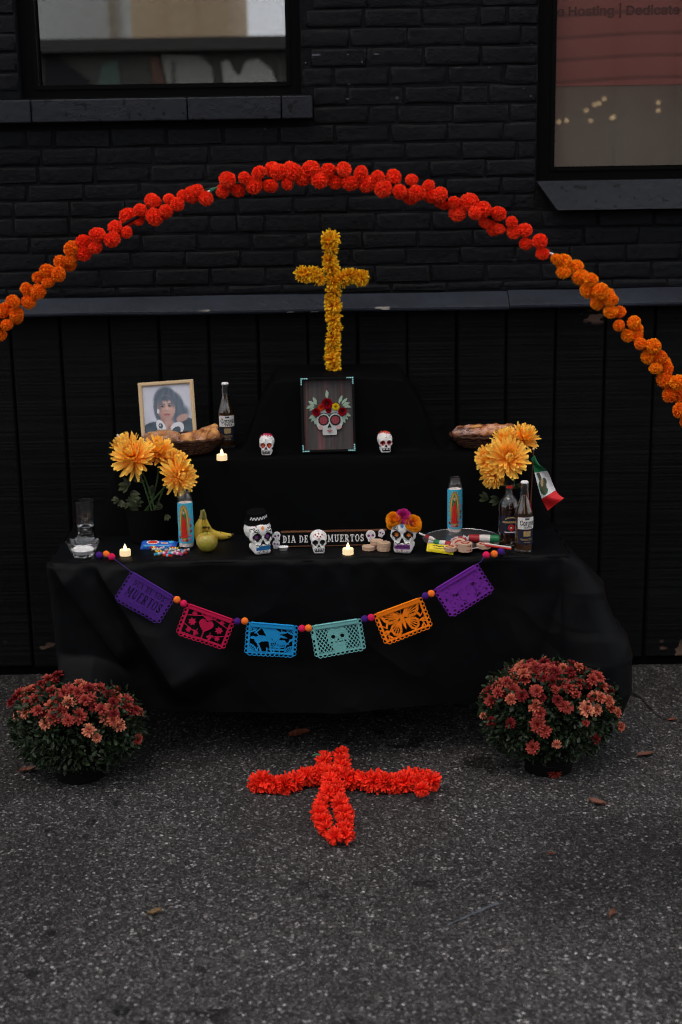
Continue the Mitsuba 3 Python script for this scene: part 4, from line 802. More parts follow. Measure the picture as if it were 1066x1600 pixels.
ball = trimesh.creation.icosphere(3, 0.0122); v = np.array(ball.vertices); v *= (1 + 0.07 * (meshkit.fbm(v * 260, 2) - 0.5))[:, None]; ball.vertices = v
ball_s = {c: shape(ball, c, True) for c in ('felt_orange', 'felt_pink', 'felt_purple')}
for x, y, c in ((276.5, 937, 'orange'), (287, 943, 'pink'), (371, 971, 'purple'), (382.5, 970.5, 'orange'), (472, 982, 'pink'), (482, 981.5, 'orange'), (570, 967, 'purple'), (580, 965, 'pink'), (665, 931, 'purple'), (674, 927.5, 'orange')):
    part(BN, 'felt_ball', ball_s['felt_' + c], place(at(x, y, YBN)))
for x, y, c in ((155, 867.5, 'purple'), (166, 866, 'orange'), (174.5, 870, 'pink'), (760, 867, 'pink'), (772.5, 865.5, 'orange'), (783, 862, 'purple')):
    part(BN, 'felt_ball', ball_s['felt_' + c], place(atz(x, y, TZ + 0.0115)))

# ================================================================== roses, used on the skulls and the picture
def rose(R, seed, c0, c1):
    rr = np.random.default_rng(seed); P = Petals()
    for q, (n, rad, h, op) in enumerate(((4, 0.16, 0.55, 0.1), (5, 0.32, 0.62, 0.25), (6, 0.52, 0.60, 0.55), (7, 0.74, 0.50, 0.95), (8, 0.92, 0.36, 1.35))):
        for i in range(n):
            a = (i + 0.4 * q + rr.normal(0, 0.1)) * 2 * math.pi / n; k = 1 + rr.normal(0, 0.07)
            el = math.pi / 2 - op * 0.75; out = np.array([math.cos(a), math.sin(a), 0]); d = out * math.cos(el) + np.array([0, 0, math.sin(el)])
            P.strip(out * R * rad * 0.42, d, -out * math.sin(el) + np.array([0, 0, math.cos(el)]) , R * h * 1.15, R * (0.62 + 0.16 * q) * 0.85, np.array(c0) * k, np.array(c1) * k, curl=-0.35 + 0.75 * (0.5 - op / 2), cup=0.4, n=4, tip=0.75, neck=0.6)
    return P
# ================================================================== sugar skulls
def skull_mesh(s, detail=0.045):
    S = m3.Manifold.sphere
    def E(c, r): return S(1, 28).scale(tuple(r)).translate(tuple(c))
    hull = m3.Manifold.batch_hull
    cran = E((0, 0.06, 0.66), (0.385, 0.44, 0.345))
    upper = hull([E((x, -0.20, 0.46), (0.10, 0.10, 0.09)) for x in (-0.245, 0.245)] + [E((x, -0.25, 0.62), (0.12, 0.10, 0.12)) for x in (-0.19, 0.19)] + [E((x, -0.30, 0.30), (0.06, 0.07, 0.07)) for x in (-0.12, 0.12)] + [E((0, 0.0, 0.45), (0.25, 0.2, 0.2))])
    jaw = hull([E((x, -0.30, 0.30), (0.08, 0.09, 0.06)) for x in (-0.15, 0.15)] + [E((x, -0.275, 0.09), (0.09, 0.10, 0.085)) for x in (-0.15, 0.15)] + [E((x, 0.02, 0.20), (0.07, 0.09, 0.09)) for x in (-0.21, 0.21)])
    m = cran + upper + jaw
    for x in (-1, 1):
        m = m - E((x * 0.165, -0.40, 0.515), (0.122, 0.17, 0.118)); m = m - E((x * 0.445, -0.32, 0.24), (0.12, 0.26, 0.10))
    m = m - hull([E((0, -0.42, 0.41), (0.03, 0.11, 0.03)), E((-0.05, -0.42, 0.315), (0.025, 0.11, 0.025)), E((0.05, -0.42, 0.315), (0.025, 0.11, 0.025))])
    m = m - m3.Manifold.cube((3, 3, 1), True).translate((0, 0, -0.5 + 0.012))
    t = tm(m.refine_to_length(detail)); t = trimesh.Trimesh(t.vertices, t.faces, process=True); trimesh.smoothing.filter_taubin(t, iterations=6)
    t.vertices[:, 2] = np.maximum(t.vertices[:, 2], 0.012); t.apply_scale(s); return t
def dec(k, fr, s, name, g, mat, tw, off=0.0012, cell=0.045, label=None): return part(k, name, shape(decal(fr, affinity.scale(g, s, s, origin=(0, 0)), cell * s, off), mat), tw, label)
def curlicue(x, z, sx, w=0.016): return unary_union([arc(x, z, 0.045, 0 if sx > 0 else 180, 230 if sx > 0 else 410, w), line([(x, z - 0.045), (x + sx * 0.09, z - 0.03)], w), Point(x + sx * 0.10, z + 0.02).buffer(0.014), Point(x + sx * 0.06, z + 0.05).buffer(0.014)])
def teeth_lines(x0, x1, z0, z1, n): return unary_union([box(x0, (z0 + z1) / 2 - 0.006, x1, (z0 + z1) / 2 + 0.006)] + [box(x - 0.006, z0, x + 0.006, z1) for x in np.linspace(x0, x1, n)])
def big_skull(label, px, py, h, yaw, kind):
    k = thing('sugar_skull', label, 'skull', None); s = h; base = atz(px, py, TZ); tw = place(base + np.array([0, 0.03, 0]), yaw)
    m = skull_mesh(s, 0.035); part(k, 'head', shape(m, 'white_ceramic', 60), tw); fr = front_of(m)
    e = 'purple_print' if kind == 'hat' else 'orange_print'
    for sx in (-1, 1):
        dec(k, fr, s, 'eye_socket', ell(sx * 0.165, 0.515, 0.128, 0.124), 'black_print', tw)
        dec(k, fr, s, 'eye_flower', unary_union([star(sx * 0.165, 0.51, 0.066, 0.045, 7), Point(sx * 0.165, 0.51).buffer(0.045)]), e, tw, 0.0024)
        dec(k, fr, s, 'painted_curl', unary_union([curlicue(sx * 0.17, 0.72, sx), curlicue(sx * 0.28, 0.70, -sx, 0.013), arc(sx * 0.12, 0.315, 0.035, 180, 360, 0.013), arc(sx * 0.20, 0.33, 0.03, 180, 360, 0.013), line([(sx * 0.10, 0.68), (sx * 0.14, 0.64), (sx * 0.19, 0.67)], 0.013)]), 'black_print', tw)
    dec(k, fr, s, 'nose', Polygon([(0, 0.43), (-0.065, 0.30), (0.0, 0.315), (0.065, 0.30)]).buffer(0.008), 'black_print', tw, 0.0018)
    dec(k, fr, s, 'forehead_flower', unary_union([star(0, 0.775, 0.062, 0.036, 6), Point(0, 0.775).buffer(0.04)]), 'orange_print' if kind == 'hat' else 'blue_print', tw, 0.0016)
    if kind == 'hat': dec(k, fr, s, 'forehead_dot', star(-0.17, 0.82, 0.028, 0.016, 5), 'red_dark', tw)
    mouth = box(-0.205, 0.155, 0.205, 0.262).buffer(0.008); mm = 'blue_print' if kind == 'hat' else 'purple_print'
    dec(k, fr, s, 'mouth', mouth, mm, tw, 0.0016)
    if kind != 'hat': dec(k, fr, s, 'teeth', teeth_lines(-0.19, 0.19, 0.165, 0.255, 11), 'black_print', tw, 0.0024)
    dec(k, fr, s, 'chin_paint', unary_union([leaf(0, 0.085, a, 0.055, 0.020) for a in (30, 90, 150)] + [arc(sx * 0.10, 0.085, 0.028, 180 if sx > 0 else 90, 450 if sx > 0 else 360, 0.012) for sx in (-1, 1)] + [Point(sx * 0.155, 0.095).buffer(0.010) for sx in (-1, 1)]), 'black_print' if kind == 'hat' else 'red_dark', tw)
    dec(k, fr, s, 'lip_dots', unary_union([box(x - 0.016, 0.283, x + 0.016, 0.292) for x in np.linspace(-0.09, 0.09, 4)]), 'black_print', tw)
    if kind == 'hat':
        R = 0.37 * s
        hat = lathe([(0, 0.002), (R * 1.00, 0.002), (R * 1.02, 0.005), (R * 0.94, 0.010), (R * 0.80, 0.015), (R * 0.76, 0.038), (R * 0.72, 0.041), (0, 0.042)], 48)
        th = tw.translate([0, 0.075 * s, 0.845 * s]).rotate([1, 0, 0], 7).rotate([0, 1, 0], -5)
        hk = part(k, 'hat', shape(hat, 'felt_black', 35), th)
        zz = line([(x, 0.0265 + (0.005 if i % 2 else -0.005)) for i, x in enumerate(np.linspace(-0.036, 0.036, 15))], 0.0034)
        part(hk, 'zigzag', shape(wrap(zz, R * 0.775, 0.004, 0.001), 'white_matte'), th, 'white zigzag round the hat band')
    else:
        for (x, y, z, c, R, sd) in ((-0.25, -0.20, 0.90, 'o', 0.25, 1), (0.0, -0.16, 0.96, 'p', 0.27, 2), (0.27, -0.24, 0.82, 'o', 0.28, 3), (-0.31, -0.12, 0.74, 'o', 0.18, 4), (-0.12, -0.27, 0.90, 'o', 0.15, 5), (0.13, -0.28, 0.91, 'p', 0.16, 6), (0.34, -0.10, 0.70, 'o', 0.17, 7)):
            cc = ((0.62, 0.17, 0.004), (0.88, 0.36, 0.012)) if c == 'o' else ((0.36, 0.010, 0.14), (0.60, 0.03, 0.27))
            d = np.array([x * 1.2, -0.9, 0.35 + z - 0.8]); d = np.array([math.cos(math.radians(yaw)) * d[0] - math.sin(math.radians(yaw)) * d[1], math.sin(math.radians(yaw)) * d[0] + math.cos(math.radians(yaw)) * d[1], d[2]])
            q = np.array(tw.matrix) @ np.array([x * s, y * s, z * s, 1.0])
            part(k, 'rose', rose(R * s, sd + 200, *cc).shape(), frame_to(d, q[:3], 1.0, sd))
    return k
paint('felt_black', (0.003, 0.003, 0.0034), 0.85, 0.04)
big_skull('white sugar skull wearing a black hat with white zigzag band', 404, 866, 0.122, 24, 'hat')
big_skull('white sugar skull crowned with orange and purple roses', 633, 864, 0.128, -13, 'roses')
def small_skull(label, base, h, yaw, crown, eye, flat=False):
    k = thing('small_skull', label, 'skull'); s = h; tw = place(base, yaw); m = skull_mesh(s, 0.05); part(k, 'head', shape(m, 'white_ceramic', 60), tw); fr = front_of(m)
    for sx in (-1, 1):
        dec(k, fr, s, 'eye_socket', ell(sx * 0.165, 0.515, 0.132, 0.128), 'black_print' if eye == 'black' else 'red_dark', tw, 0.0008)
        dec(k, fr, s, 'eye', Point(sx * 0.165, 0.51).buffer(0.055), 'orange_print' if eye == 'orange' else 'black_print', tw, 0.0014)
    dec(k, fr, s, 'nose', Polygon([(0, 0.43), (-0.07, 0.30), (0.0, 0.315), (0.07, 0.30)]).buffer(0.01), 'black_print', tw, 0.001)
    dec(k, fr, s, 'mouth', box(-0.19, 0.12, 0.19, 0.25).buffer(0.01), 'black_print', tw, 0.0008)
    dec(k, fr, s, 'teeth', unary_union([box(x - 0.016, 0.175, x + 0.016, 0.245) for x in np.linspace(-0.15, 0.15, 5)]), 'white_matte', tw, 0.0014)
    if crown == 'painted':
        dec(k, fr, s, 'painted_dots', unary_union([star(x, z, 0.05, 0.024, 6, x * 9) for x, z in ((0, 0.90), (-0.15, 0.86), (0.15, 0.86), (-0.06, 0.80), (0.07, 0.79), (0, 0.70))] + [Point(sx * 0.24, 0.80).buffer(0.018) for sx in (-1, 1)]), 'red_dark', tw, 0.0009)
    elif crown:
        dots = unary_union([Point(0.30 * math.cos(a), 0.80 + 0.10 * math.sin(a) * 1.3).buffer(0.02) for a in np.radians((20, 160))] + [star(0, 0.80, 0.045, 0.02, 6)])
        dec(k, fr, s, 'forehead_dots', dots, 'blue_print' if crown == 'pink' else 'red_dark', tw, 0.0008)
        n = 26; v = m.vertices[(m.vertices[:, 2] > 0.905 * s)]; rr = np.random.default_rng(int(h * 1e5))
        P = Petals(); col = ((0.50, 0.02, 0.10), (0.72, 0.06, 0.16)) if crown == 'pink' else ((0.50, 0.02, 0.02), (0.80, 0.13, 0.08))
        for q in v[rr.integers(len(v), size=n * 3)]:
            P.strip(q, rr.normal(0, 1, 3) + [0, 0, 0.8], rr.normal(0, 1, 3), 0.065 * s, 0.075 * s, *col, curl=0.5, cup=0.4, n=2, tip=0.6)
        part(k, 'crown_flowers', P.shape(), tw)
    return k
b = atz(417, 712, SZ + 0.004); small_skull('small white skull left of the skull picture on the upper shelf', b + [0, 0.025, 0], 0.073, -4, 'pink', 'orange')
b = atz(602, 708, SZ + 0.004); small_skull('small white skull right of the skull picture on the upper shelf', b + [0, 0.025, 0], 0.073, 8, 'red', 'dark')
b = atz(498, 866, TZ); small_skull('small white skull standing in front of the lettered sign', b + [0, 0.03, 0], 0.077, 4, 'painted', 'black')

# ================================================================== the lettered sign
SG = thing('lettered_sign', 'long black sign with white lettering between skull carvings', 'sign')
sb = atz(522, 853, TZ); Ls = 0.366; tw = place(sb, math.degrees(0.02))
brown = paint('sign_brown', (0.10, 0.035, 0.015), 0.5)
part(SG, 'board', shape(rbox(Ls, 0.014, 0.052, 0.0015, 8, (0, 0, 0.028)), 'black_plastic', 40), tw)
part(SG, 'rim', shape(cat([rbox(Ls + 0.002, 0.018, 0.004, 0.001, 6, (0, 0, z)) for z in (0.003, 0.054)]), 'sign_brown', 40), tw)
tl, wl_ = slab('DIA DE LOS MUERTOS', 0.026)
tl = affinity.translate(affinity.scale(tl, 0.282 / wl_, 1, origin=(0, 0)), -0.178, 0.0165)
part(SG, 'lettering', shape(plate(tl, 0.0016, -0.0071), 'white_matte'), tw, 'white slab lettering')
def flat_skull(k, x, z, s, rot, name='carved_skull', y=-0.016):
    g = unary_union([ell(0, 0.55, 0.40, 0.38), box(-0.24, 0.05, 0.24, 0.40).buffer(0.04)]); g = g.difference(unary_union([ell(sx * 0.17, 0.5, 0.12, 0.12) for sx in (-1, 1)] + [Polygon([(0, 0.38), (-0.05, 0.28), (0.05, 0.28)]), box(-0.18, 0.13, 0.18, 0.15)] + [box(q - 0.01, 0.06, q + 0.01, 0.22) for q in (-0.1, 0, 0.1)]))
    g = affinity.translate(affinity.rotate(affinity.scale(g, s, s, origin=(0, 0)), rot, origin=(0, s * 0.5)), x, z)
    h = part(k, name, shape(plate(g, 0.008, y + 0.008), 'white_matte'), tw)
    eyes = unary_union([affinity.translate(affinity.rotate(ell(sx * 0.17 * s, 0.5 * s, 0.11 * s, 0.11 * s), rot, origin=(0, s * 0.5)), x, z) for sx in (-1, 1)])
    part(h, 'eyes', shape(plate(eyes, 0.003, y + 0.006), 'purple_print'), tw)
flat_skull(SG, -0.198, 0.028, 0.032, 8); flat_skull(SG, -0.201, -0.001, 0.032, -6); flat_skull(SG, 0.128, 0.018, 0.042, 6, y=-0.02); flat_skull(SG, 0.166, 0.032, 0.028, -24)

# ================================================================== candles
def tealight(label, base, lit=True):
    k = thing('led_candle' if lit else 'tealight', label, 'candle'); 
    body = lathe([(0, 0.0005), (0.0185, 0.0005), (0.0192, 0.002), (0.0190, 0.0195), (0.0176, 0.0215), (0.0158, 0.0195), (0.006, 0.0185), (0, 0.0185)], 36)
    if lit:
        scene.setdefault('glow_wax', {'type': 'diffuse', 'reflectance': {'type': 'rgb', 'value': [0.7, 0.62, 0.48]}})
        part(k, 'body', {**shape(body, 'glow_wax', 40), 'emitter': {'type': 'area', 'radiance': {'type': 'rgb', 'value': [0.62 * GLOW, 0.42 * GLOW, 0.18 * GLOW]}}}, place(base))
        fl = lathe([(0, 0.017), (0.0042, 0.018), (0.0062, 0.024), (0.0056, 0.030), (0.0030, 0.037), (0.0008, 0.0415), (0, 0.042)], 20)
        part(k, 'flame', {**shape(fl, 'glow_wax', 60), 'emitter': {'type': 'area', 'radiance': {'type': 'rgb', 'value': [2.6 * GLOW, 1.8 * GLOW, 0.75 * GLOW]}}}, place(base))
    else:
        part(k, 'cup', shape(lathe([(0, 0.0005), (0.019, 0.0005), (0.0195, 0.011), (0.0185, 0.0112), (0.018, 0.009), (0, 0.009)], 36), 'aluminium', 30), place(base))
        part(k, 'wax', shape(lathe([(0, 0.0092), (0.0178, 0.0092), (0.0176, 0.0108), (0, 0.0112)], 36), 'white_matte', 30), place(base)); part(k, 'wick', shape(tube(np.array([[0, 0, 0.011], [0.001, 0, 0.016]]), 0.0006, 5), 'black_print'), place(base))
    return k
tealight('lit white electric candle at the left of the table beside felt balls', atz(196, 868, TZ))
tealight('lit white electric candle in front of the lettered sign', atz(544, 866, TZ))
tealight('lit white electric candle on the upper shelf under the beer bottle', atz(347, 719, SZ + 0.003))
tealight('unlit white tealight in a metal cup near the hatted skull', atz(443, 859, TZ), False)
def saint_candle(label, base, flip):
    k = thing('glass_jar_candle', label, 'candle'); R, H = 0.0265, 0.205; tw = place(base)
    part(k, 'jar', shape(lathe([(0, 0.001), (R * 0.97, 0.001), (R, 0.004), (R, H - 0.026), (R * 0.93, H - 0.018), (R * 0.80, H - 0.013), (R * 0.80, H - 0.002), (R * 0.83, H), (R * 0.72, H), (R * 0.72, H - 0.013), (R * 0.90, H - 0.022), (R * 0.92, H - 0.03), (R * 0.92, 0.008), (0, 0.008)], 48), 'clear_glass', 35), tw)
    part(k, 'wax', shape(lathe([(0, 0.0085), (R * 0.90, 0.0085), (R * 0.90, H - 0.045), (R * 0.86, H - 0.042), (0, H - 0.044)], 48), 'wax_white', 35), tw)
    part(k, 'wick', shape(tube(np.array([[0, 0, H - 0.045], [0.001, 0, H - 0.02]]), 0.0008, 5), 'black_print'), tw)
    a = 0.0262; z0, z1 = 0.022, H - 0.040; zc = (z0 + z1) / 2
    L = part(k, 'label', shape(wrap(box(-0.041, z0, 0.041, z1), R, 0.004, 0.0006), 'sky_print'), tw, 'printed picture label, robed figure on blue')
    mand = ell(-0.003, zc, 0.0185, 0.066)
    def lay(name, g, mat, off): part(L, name, shape(wrap(g, R, 0.004, off), mat), tw)
    lay('halo', unary_union([mand] + [leaf(-0.003 + 0.0165 * math.cos(q), zc + 0.060 * math.sin(q), math.degrees(math.atan2(0.3 * math.sin(q), math.cos(q))), 0.008, 0.005) for q in np.linspace(0, 6.28, 24)]), 'brass_print', 0.0009)
    lay('halo_glow', ell(-0.003, zc, 0.0145, 0.058), 'gold_print', 0.0011)
    lay('mantle', Polygon([(-0.003, zc + 0.052), (-0.0095, zc + 0.030), (-0.0125, zc - 0.010), (-0.0135, zc - 0.052), (0.0075, zc - 0.052), (0.0065, zc - 0.010), (0.0035, zc + 0.030)]).buffer(0.0015), 'green_print', 0.0013)
    lay('robe', Polygon([(-0.003, zc + 0.028), (-0.0085, zc + 0.005), (-0.0120, zc - 0.050), (0.0060, zc - 0.050), (0.0025, zc + 0.005)]).buffer(0.0015), 'red_print', 0.0015)
    lay('face', ell(-0.003, zc + 0.038, 0.0035, 0.006), 'skin_print', 0.0015)
    rr = np.random.default_rng(7 if flip else 8)
    fl = [star(x, z, 0.0058, 0.0036, 7, rr.uniform(0, 6)) for x, z in ((0.018, zc - 0.045), (0.021, zc - 0.028), (0.016, zc - 0.058), (0.020, zc - 0.008), (0.019, zc + 0.012), (-0.021, zc - 0.05), (-0.012, zc - 0.062), (0.005, zc - 0.061))]
    lay('flowers', unary_union(fl[::2]), 'pink_print', 0.0014); lay('flowers', unary_union(fl[1::2]), 'red_dark', 0.0016)
    lay('leaves', unary_union([leaf(x, z, an, 0.009, 0.004) for x, z, an in ((0.018, zc - 0.036, 60), (0.014, zc - 0.05, 120), (0.021, zc - 0.018, 90), (-0.018, zc - 0.058, 100))]), 'green_print', 0.0012)
    return k
saint_candle('tall glass jar candle with picture label left of the apple', atz(291, 858, TZ) + np.array([0, 0.02, 0]), False)
saint_candle('tall glass jar candle with picture label behind the candy plate', atz(711, 834, TZ) + np.array([0, 0.01, 0]), True)

# ================================================================== glasses and bottles
k = thing('water_glass', 'tall clear glass of water at the left end of the table', 'glass'); b = atz(135, 845, TZ)
part(k, 'tumbler', shape(lathe([(0, 0.001), (0.029, 0.001), (0.031, 0.004), (0.0345, 0.146), (0.0338, 0.1475), (0.0328, 0.146), (0.0295, 0.010), (0, 0.009)], 48), 'clear_glass', 40), place(b))
part(k, 'water', shape(lathe([(0, 0.0093), (0.0292, 0.0103), (0.0306, 0.056), (0, 0.056)], 48), 'water_fill', 40), place(b))
k = thing('cut_glass_bowl', 'small cut glass bowl at the left front corner of the table', 'bowl'); b = atz(128, 873, TZ) + np.array([0, 0.03, 0])
n = 48; prof = [(0.0, 0.001), (0.030, 0.001), (0.033, 0.005), (0.036, 0.012), (0.047, 0.032), (0.0565, 0.052), (0.0575, 0.0545), (0.0555, 0.0545), (0.044, 0.034), (0.031, 0.012), (0.0, 0.010)]
m = lathe(prof, n); v = np.array(m.vertices); a = np.arctan2(v[:, 1], v[:, 0]); rr_ = np.hypot(v[:, 0], v[:, 1]); f = 1 + 0.035 * np.cos(a * 12) * (v[:, 2] > 0.004) * (rr_ > 0.01); v[:, 0] *= f; v[:, 1] *= f; v[:, 2] += 0.0015 * np.cos(a * 12) * (v[:, 2] > 0.05); m.vertices = v
part(k, 'bowl', shape(m, 'clear_glass'), place(b))
part(k, 'contents', shape(lathe([(0, 0.0115), (0.0295, 0.0125), (0.037, 0.026), (0.02, 0.028), (0, 0.029)], 36), 'white_matte', 40), place(b))
def beer(label, base, yaw, h=0.245):
    k = thing('beer_bottle', label, 'bottle'); tw = place(base, yaw); R = 0.0305
    out = [(0, 0.001), (R * 0.9, 0.001), (R, 0.006), (R, 0.130), (R * 0.97, 0.142), (R * 0.72, 0.163), (R * 0.50, 0.185), (R * 0.44, 0.215), (R * 0.43, 0.232), (R * 0.46, 0.233), (R * 0.46, 0.238), (R * 0.40, 0.239)]
    inn = [(R * 0.30, 0.239), (R * 0.32, 0.215), (R * 0.38, 0.186), (R * 0.60, 0.163), (R * 0.86, 0.142), (R * 0.90, 0.130), (R * 0.90, 0.010), (0, 0.008)]
    part(k, 'glass', shape(lathe(out + inn, 48), 'clear_glass', 35), tw)
    part(k, 'beer', shape(lathe([(0, 0.0083), (R * 0.893, 0.0103), (R * 0.893, 0.130), (R * 0.853, 0.142), (R * 0.593, 0.163), (R * 0.373, 0.186), (R * 0.345, 0.196), (0, 0.196)], 40), 'beer_fill', 35), tw)
    part(k, 'cap', shape(cat([lathe([(0, 0.2448), (0.0105, 0.2445), (0.0125, 0.2425), (0.0135, 0.2385), (0.0131, 0.2385), (0.012, 0.2415), (0, 0.2425)], 42)]), 'crown_white', 40), tw)
    L = part(k, 'label', shape(wrap(box(-0.034, 0.083, 0.034, 0.124), R, 0.004, 0.0004), 'label_white'), tw, 'pale label with dark lettering')
    t = text_poly('Corona', 0.0165); bb = t.bounds; t = affinity.translate(affinity.scale(t, 0.052 / (bb[2] - bb[0]), 1.0, origin=(0, 0)), -0.026, 0.0965)
    part(L, 'lettering', shape(wrap(t, R, 0.004, 0.0008), 'label_navy'), tw)
    t = text_poly('Extra', 0.0085); bb = t.bounds; part(L, 'lettering', shape(wrap(affinity.translate(t, -(bb[2] - bb[0]) / 2 + 0.003, 0.0865), R, 0.004, 0.0008), 'label_navy'), tw)
    cr = unary_union([box(-0.0075, 0.1155, 0.0075, 0.1172)] + [leaf(x, 0.1172, 90, 0.0048, 0.0036) for x in (-0.006, -0.003, 0, 0.003, 0.006)]); part(L, 'crown', shape(wrap(cr, R, 0.004, 0.0008), 'label_navy'), tw)
    lo = part(k, 'lower_label', shape(wrap(box(-0.034, 0.030, 0.034, 0.080), R, 0.004, 0.0004), 'label_navy'), tw, 'dark lower label')
    part(lo, 'print', shape(wrap(unary_union([box(-0.011, 0.060, 0.011, 0.075).buffer(0.002), box(-0.024, 0.048, 0.020, 0.0500), box(-0.020, 0.0440, 0.018, 0.0455), box(-0.012, 0.036, 0.012, 0.038)]), R, 0.004, 0.0008), 'brass_print'), tw)
    return k
beer('beer bottle with pale label at the right front of the table', atz(820, 864, TZ) + np.array([0, 0.028, 0]), 14)
beer('beer bottle with pale label on the upper shelf beside the portrait', atz(355, 699, SZ + 0.003), 12)
k = thing('liquor_bottle', 'round-shouldered dark liquor bottle behind the beer bottle', 'bottle'); b = atz(798, 858, TZ) + np.array([0, 0.06, 0]); tw = place(b, 6); R = 0.037
out = [(0, 0.001), (R * 0.92, 0.001), (R, 0.006), (R * 1.02, 0.115), (R, 0.140), (R * 0.86, 0.160), (R * 0.60, 0.172), (R * 0.40, 0.180), (R * 0.36, 0.195), (R * 0.36, 0.215), (R * 0.34, 0.216)]
inn = [(R * 0.24, 0.216), (R * 0.26, 0.195), (R * 0.32, 0.180), (R * 0.52, 0.170), (R * 0.78, 0.157), (R * 0.92, 0.138), (R * 0.93, 0.115), (R * 0.91, 0.010), (0, 0.009)]
part(k, 'glass', shape(lathe(out + inn, 48), 'clear_glass', 35), tw)
part(k, 'liquor', shape(lathe([(0, 0.0095), (R * 0.902, 0.0105), (R * 0.922, 0.115), (R * 0.912, 0.137), (R * 0.86, 0.146), (0, 0.146)], 40), 'liquor_fill', 35), tw)
part(k, 'stopper', shape(lathe([(0, 0.2165), (R * 0.45, 0.2165), (R * 0.46, 0.218), (R * 0.46, 0.250), (R * 0.42, 0.253), (0, 0.253)], 32), 'black_plastic', 35), tw)
part(k, 'neck_band', shape(wrap(box(-0.012, 0.203, 0.012, 0.213), R * 0.37, 0.003, 0.0008), 'red_print'), tw)
L = part(k, 'label', shape(wrap(box(-0.040, 0.046, 0.040, 0.112), R * 1.02, 0.004, 0.0006), 'label_navy'), tw, 'dark label with red seal')
part(L, 'print', shape(wrap(unary_union([arc(0, 0.072, 0.034, 55, 125, 0.0045), box(-0.030, 0.086, 0.030, 0.0925)]), R * 1.02, 0.004, 0.0010), 'brass_print'), tw)
part(L, 'seal', shape(wrap(Point(0, 0.070).buffer(0.011).difference(Point(0, 0.070).buffer(0.006)), R * 1.02, 0.004, 0.0010), 'red_print'), tw)
part(L, 'print', shape(wrap(unary_union([Point(0, 0.070).buffer(0.0035), box(-0.022, 0.052, 0.022, 0.0555)]), R * 1.02, 0.004, 0.0010), 'label_white'), tw)

# ================================================================== fruit
app_c = proc(lambda p, n, uv: mix(mi.Color3f(0.34, 0.33, 0.045), mi.Color3f(0.42, 0.12, 0.03), 0.55 * smoothstep(0.40, 0.80, fbm(p.x * 26 + 5, p.z * 16, p.y * 26, 4)) ) * (0.85 + 0.3 * noise(p.x * 300, p.z * 300, p.y * 300)))
paint('apple_skin', app_c, 0.28, 0.5)
k = thing('apple', 'green apple with a faint blush standing before the bananas', 'apple'); b = atz(323, 865, TZ) + np.array([0, 0.03, 0])
a = np.linspace(0, math.pi, 30); rr_ = 0.0375 * (np.sin(a) ** 0.9) * (1 + 0.10 * np.cos(a)); z = 0.034 + 0.0345 * np.cos(a) - 0.012 * np.exp(-(a / 0.35) ** 2) + 0.004 * np.exp(-((math.pi - a) / 0.3) ** 2)
rr_[0] = rr_[-1] = 0
part(k, 'fruit', shape(lathe(np.c_[rr_, z][::-1], 40), 'apple_skin', True), place(b)); part(k, 'stalk', shape(tube(np.array([[0, 0, 0.055], [0.001, 0, 0.064], [0.004, 0, 0.072]]), [0.0012, 0.0013, 0.0018], 6), 'sign_brown', True), place(b))
def ban_c(p, n, uv):
    sp = smoothstep(0.66, 0.74, fbm(p.x * 70, p.y * 70, p.z * 70, 3)); return mix(mi.Color3f(0.58, 0.40, 0.045), mi.Color3f(0.05, 0.028, 0.012), sp)
paint('banana_skin', proc(ban_c), 0.45, 0.4); paint('banana_tip', (0.05, 0.03, 0.015), 0.7); paint('banana_stem', (0.30, 0.26, 0.07), 0.5)
k = thing('banana_bunch', 'small bunch of ripe bananas with its stems upright behind the apple', 'bananas'); b = atz(322, 853, TZ); yb = b[1] + 0.045
for cps in (((315, 797), (313, 812), (310, 828), (313, 845), (330, 856)), ((318, 797), (321, 812), (326, 829), (342, 842), (364, 836)), ((317, 798), (317, 812), (318, 828), (322, 842), (336, 852))):
    w = np.array([at(x, y, yb + 0.012 * i * (1 if cps[0][0] != 315 else -0.5)) for i, (x, y) in enumerate(cps)]); w[:, 2] = np.maximum(w[:, 2], TZ + 0.016)
    d_ = np.r_[0, np.cumsum(np.linalg.norm(np.diff(w, axis=0), axis=1))]; sp = CubicSpline(d_, w); q = sp(np.linspace(d_[1] * 0.95, d_[-1], 22)); t = np.linspace(0, 1, 22)
    fk = part(k, 'fruit', shape(tube(q, 0.0155 * np.clip(np.sin(math.pi * (0.10 + 0.84 * t)) * 1.25, 0.15, 1.0), 7), 'banana_skin', 50))
    part(fk, 'stem', shape(tube(sp(np.linspace(0, d_[1], 8)), [0.0040, 0.0042, 0.0044, 0.0048, 0.0052, 0.0056, 0.0058, 0.006], 7), 'banana_stem', 50)); part(fk, 'tip', shape(tube(np.array([q[-2], q[-1] + (q[-1] - q[-2]) * 0.5]), [0.0062, 0.0045], 7), 'banana_tip', 50))

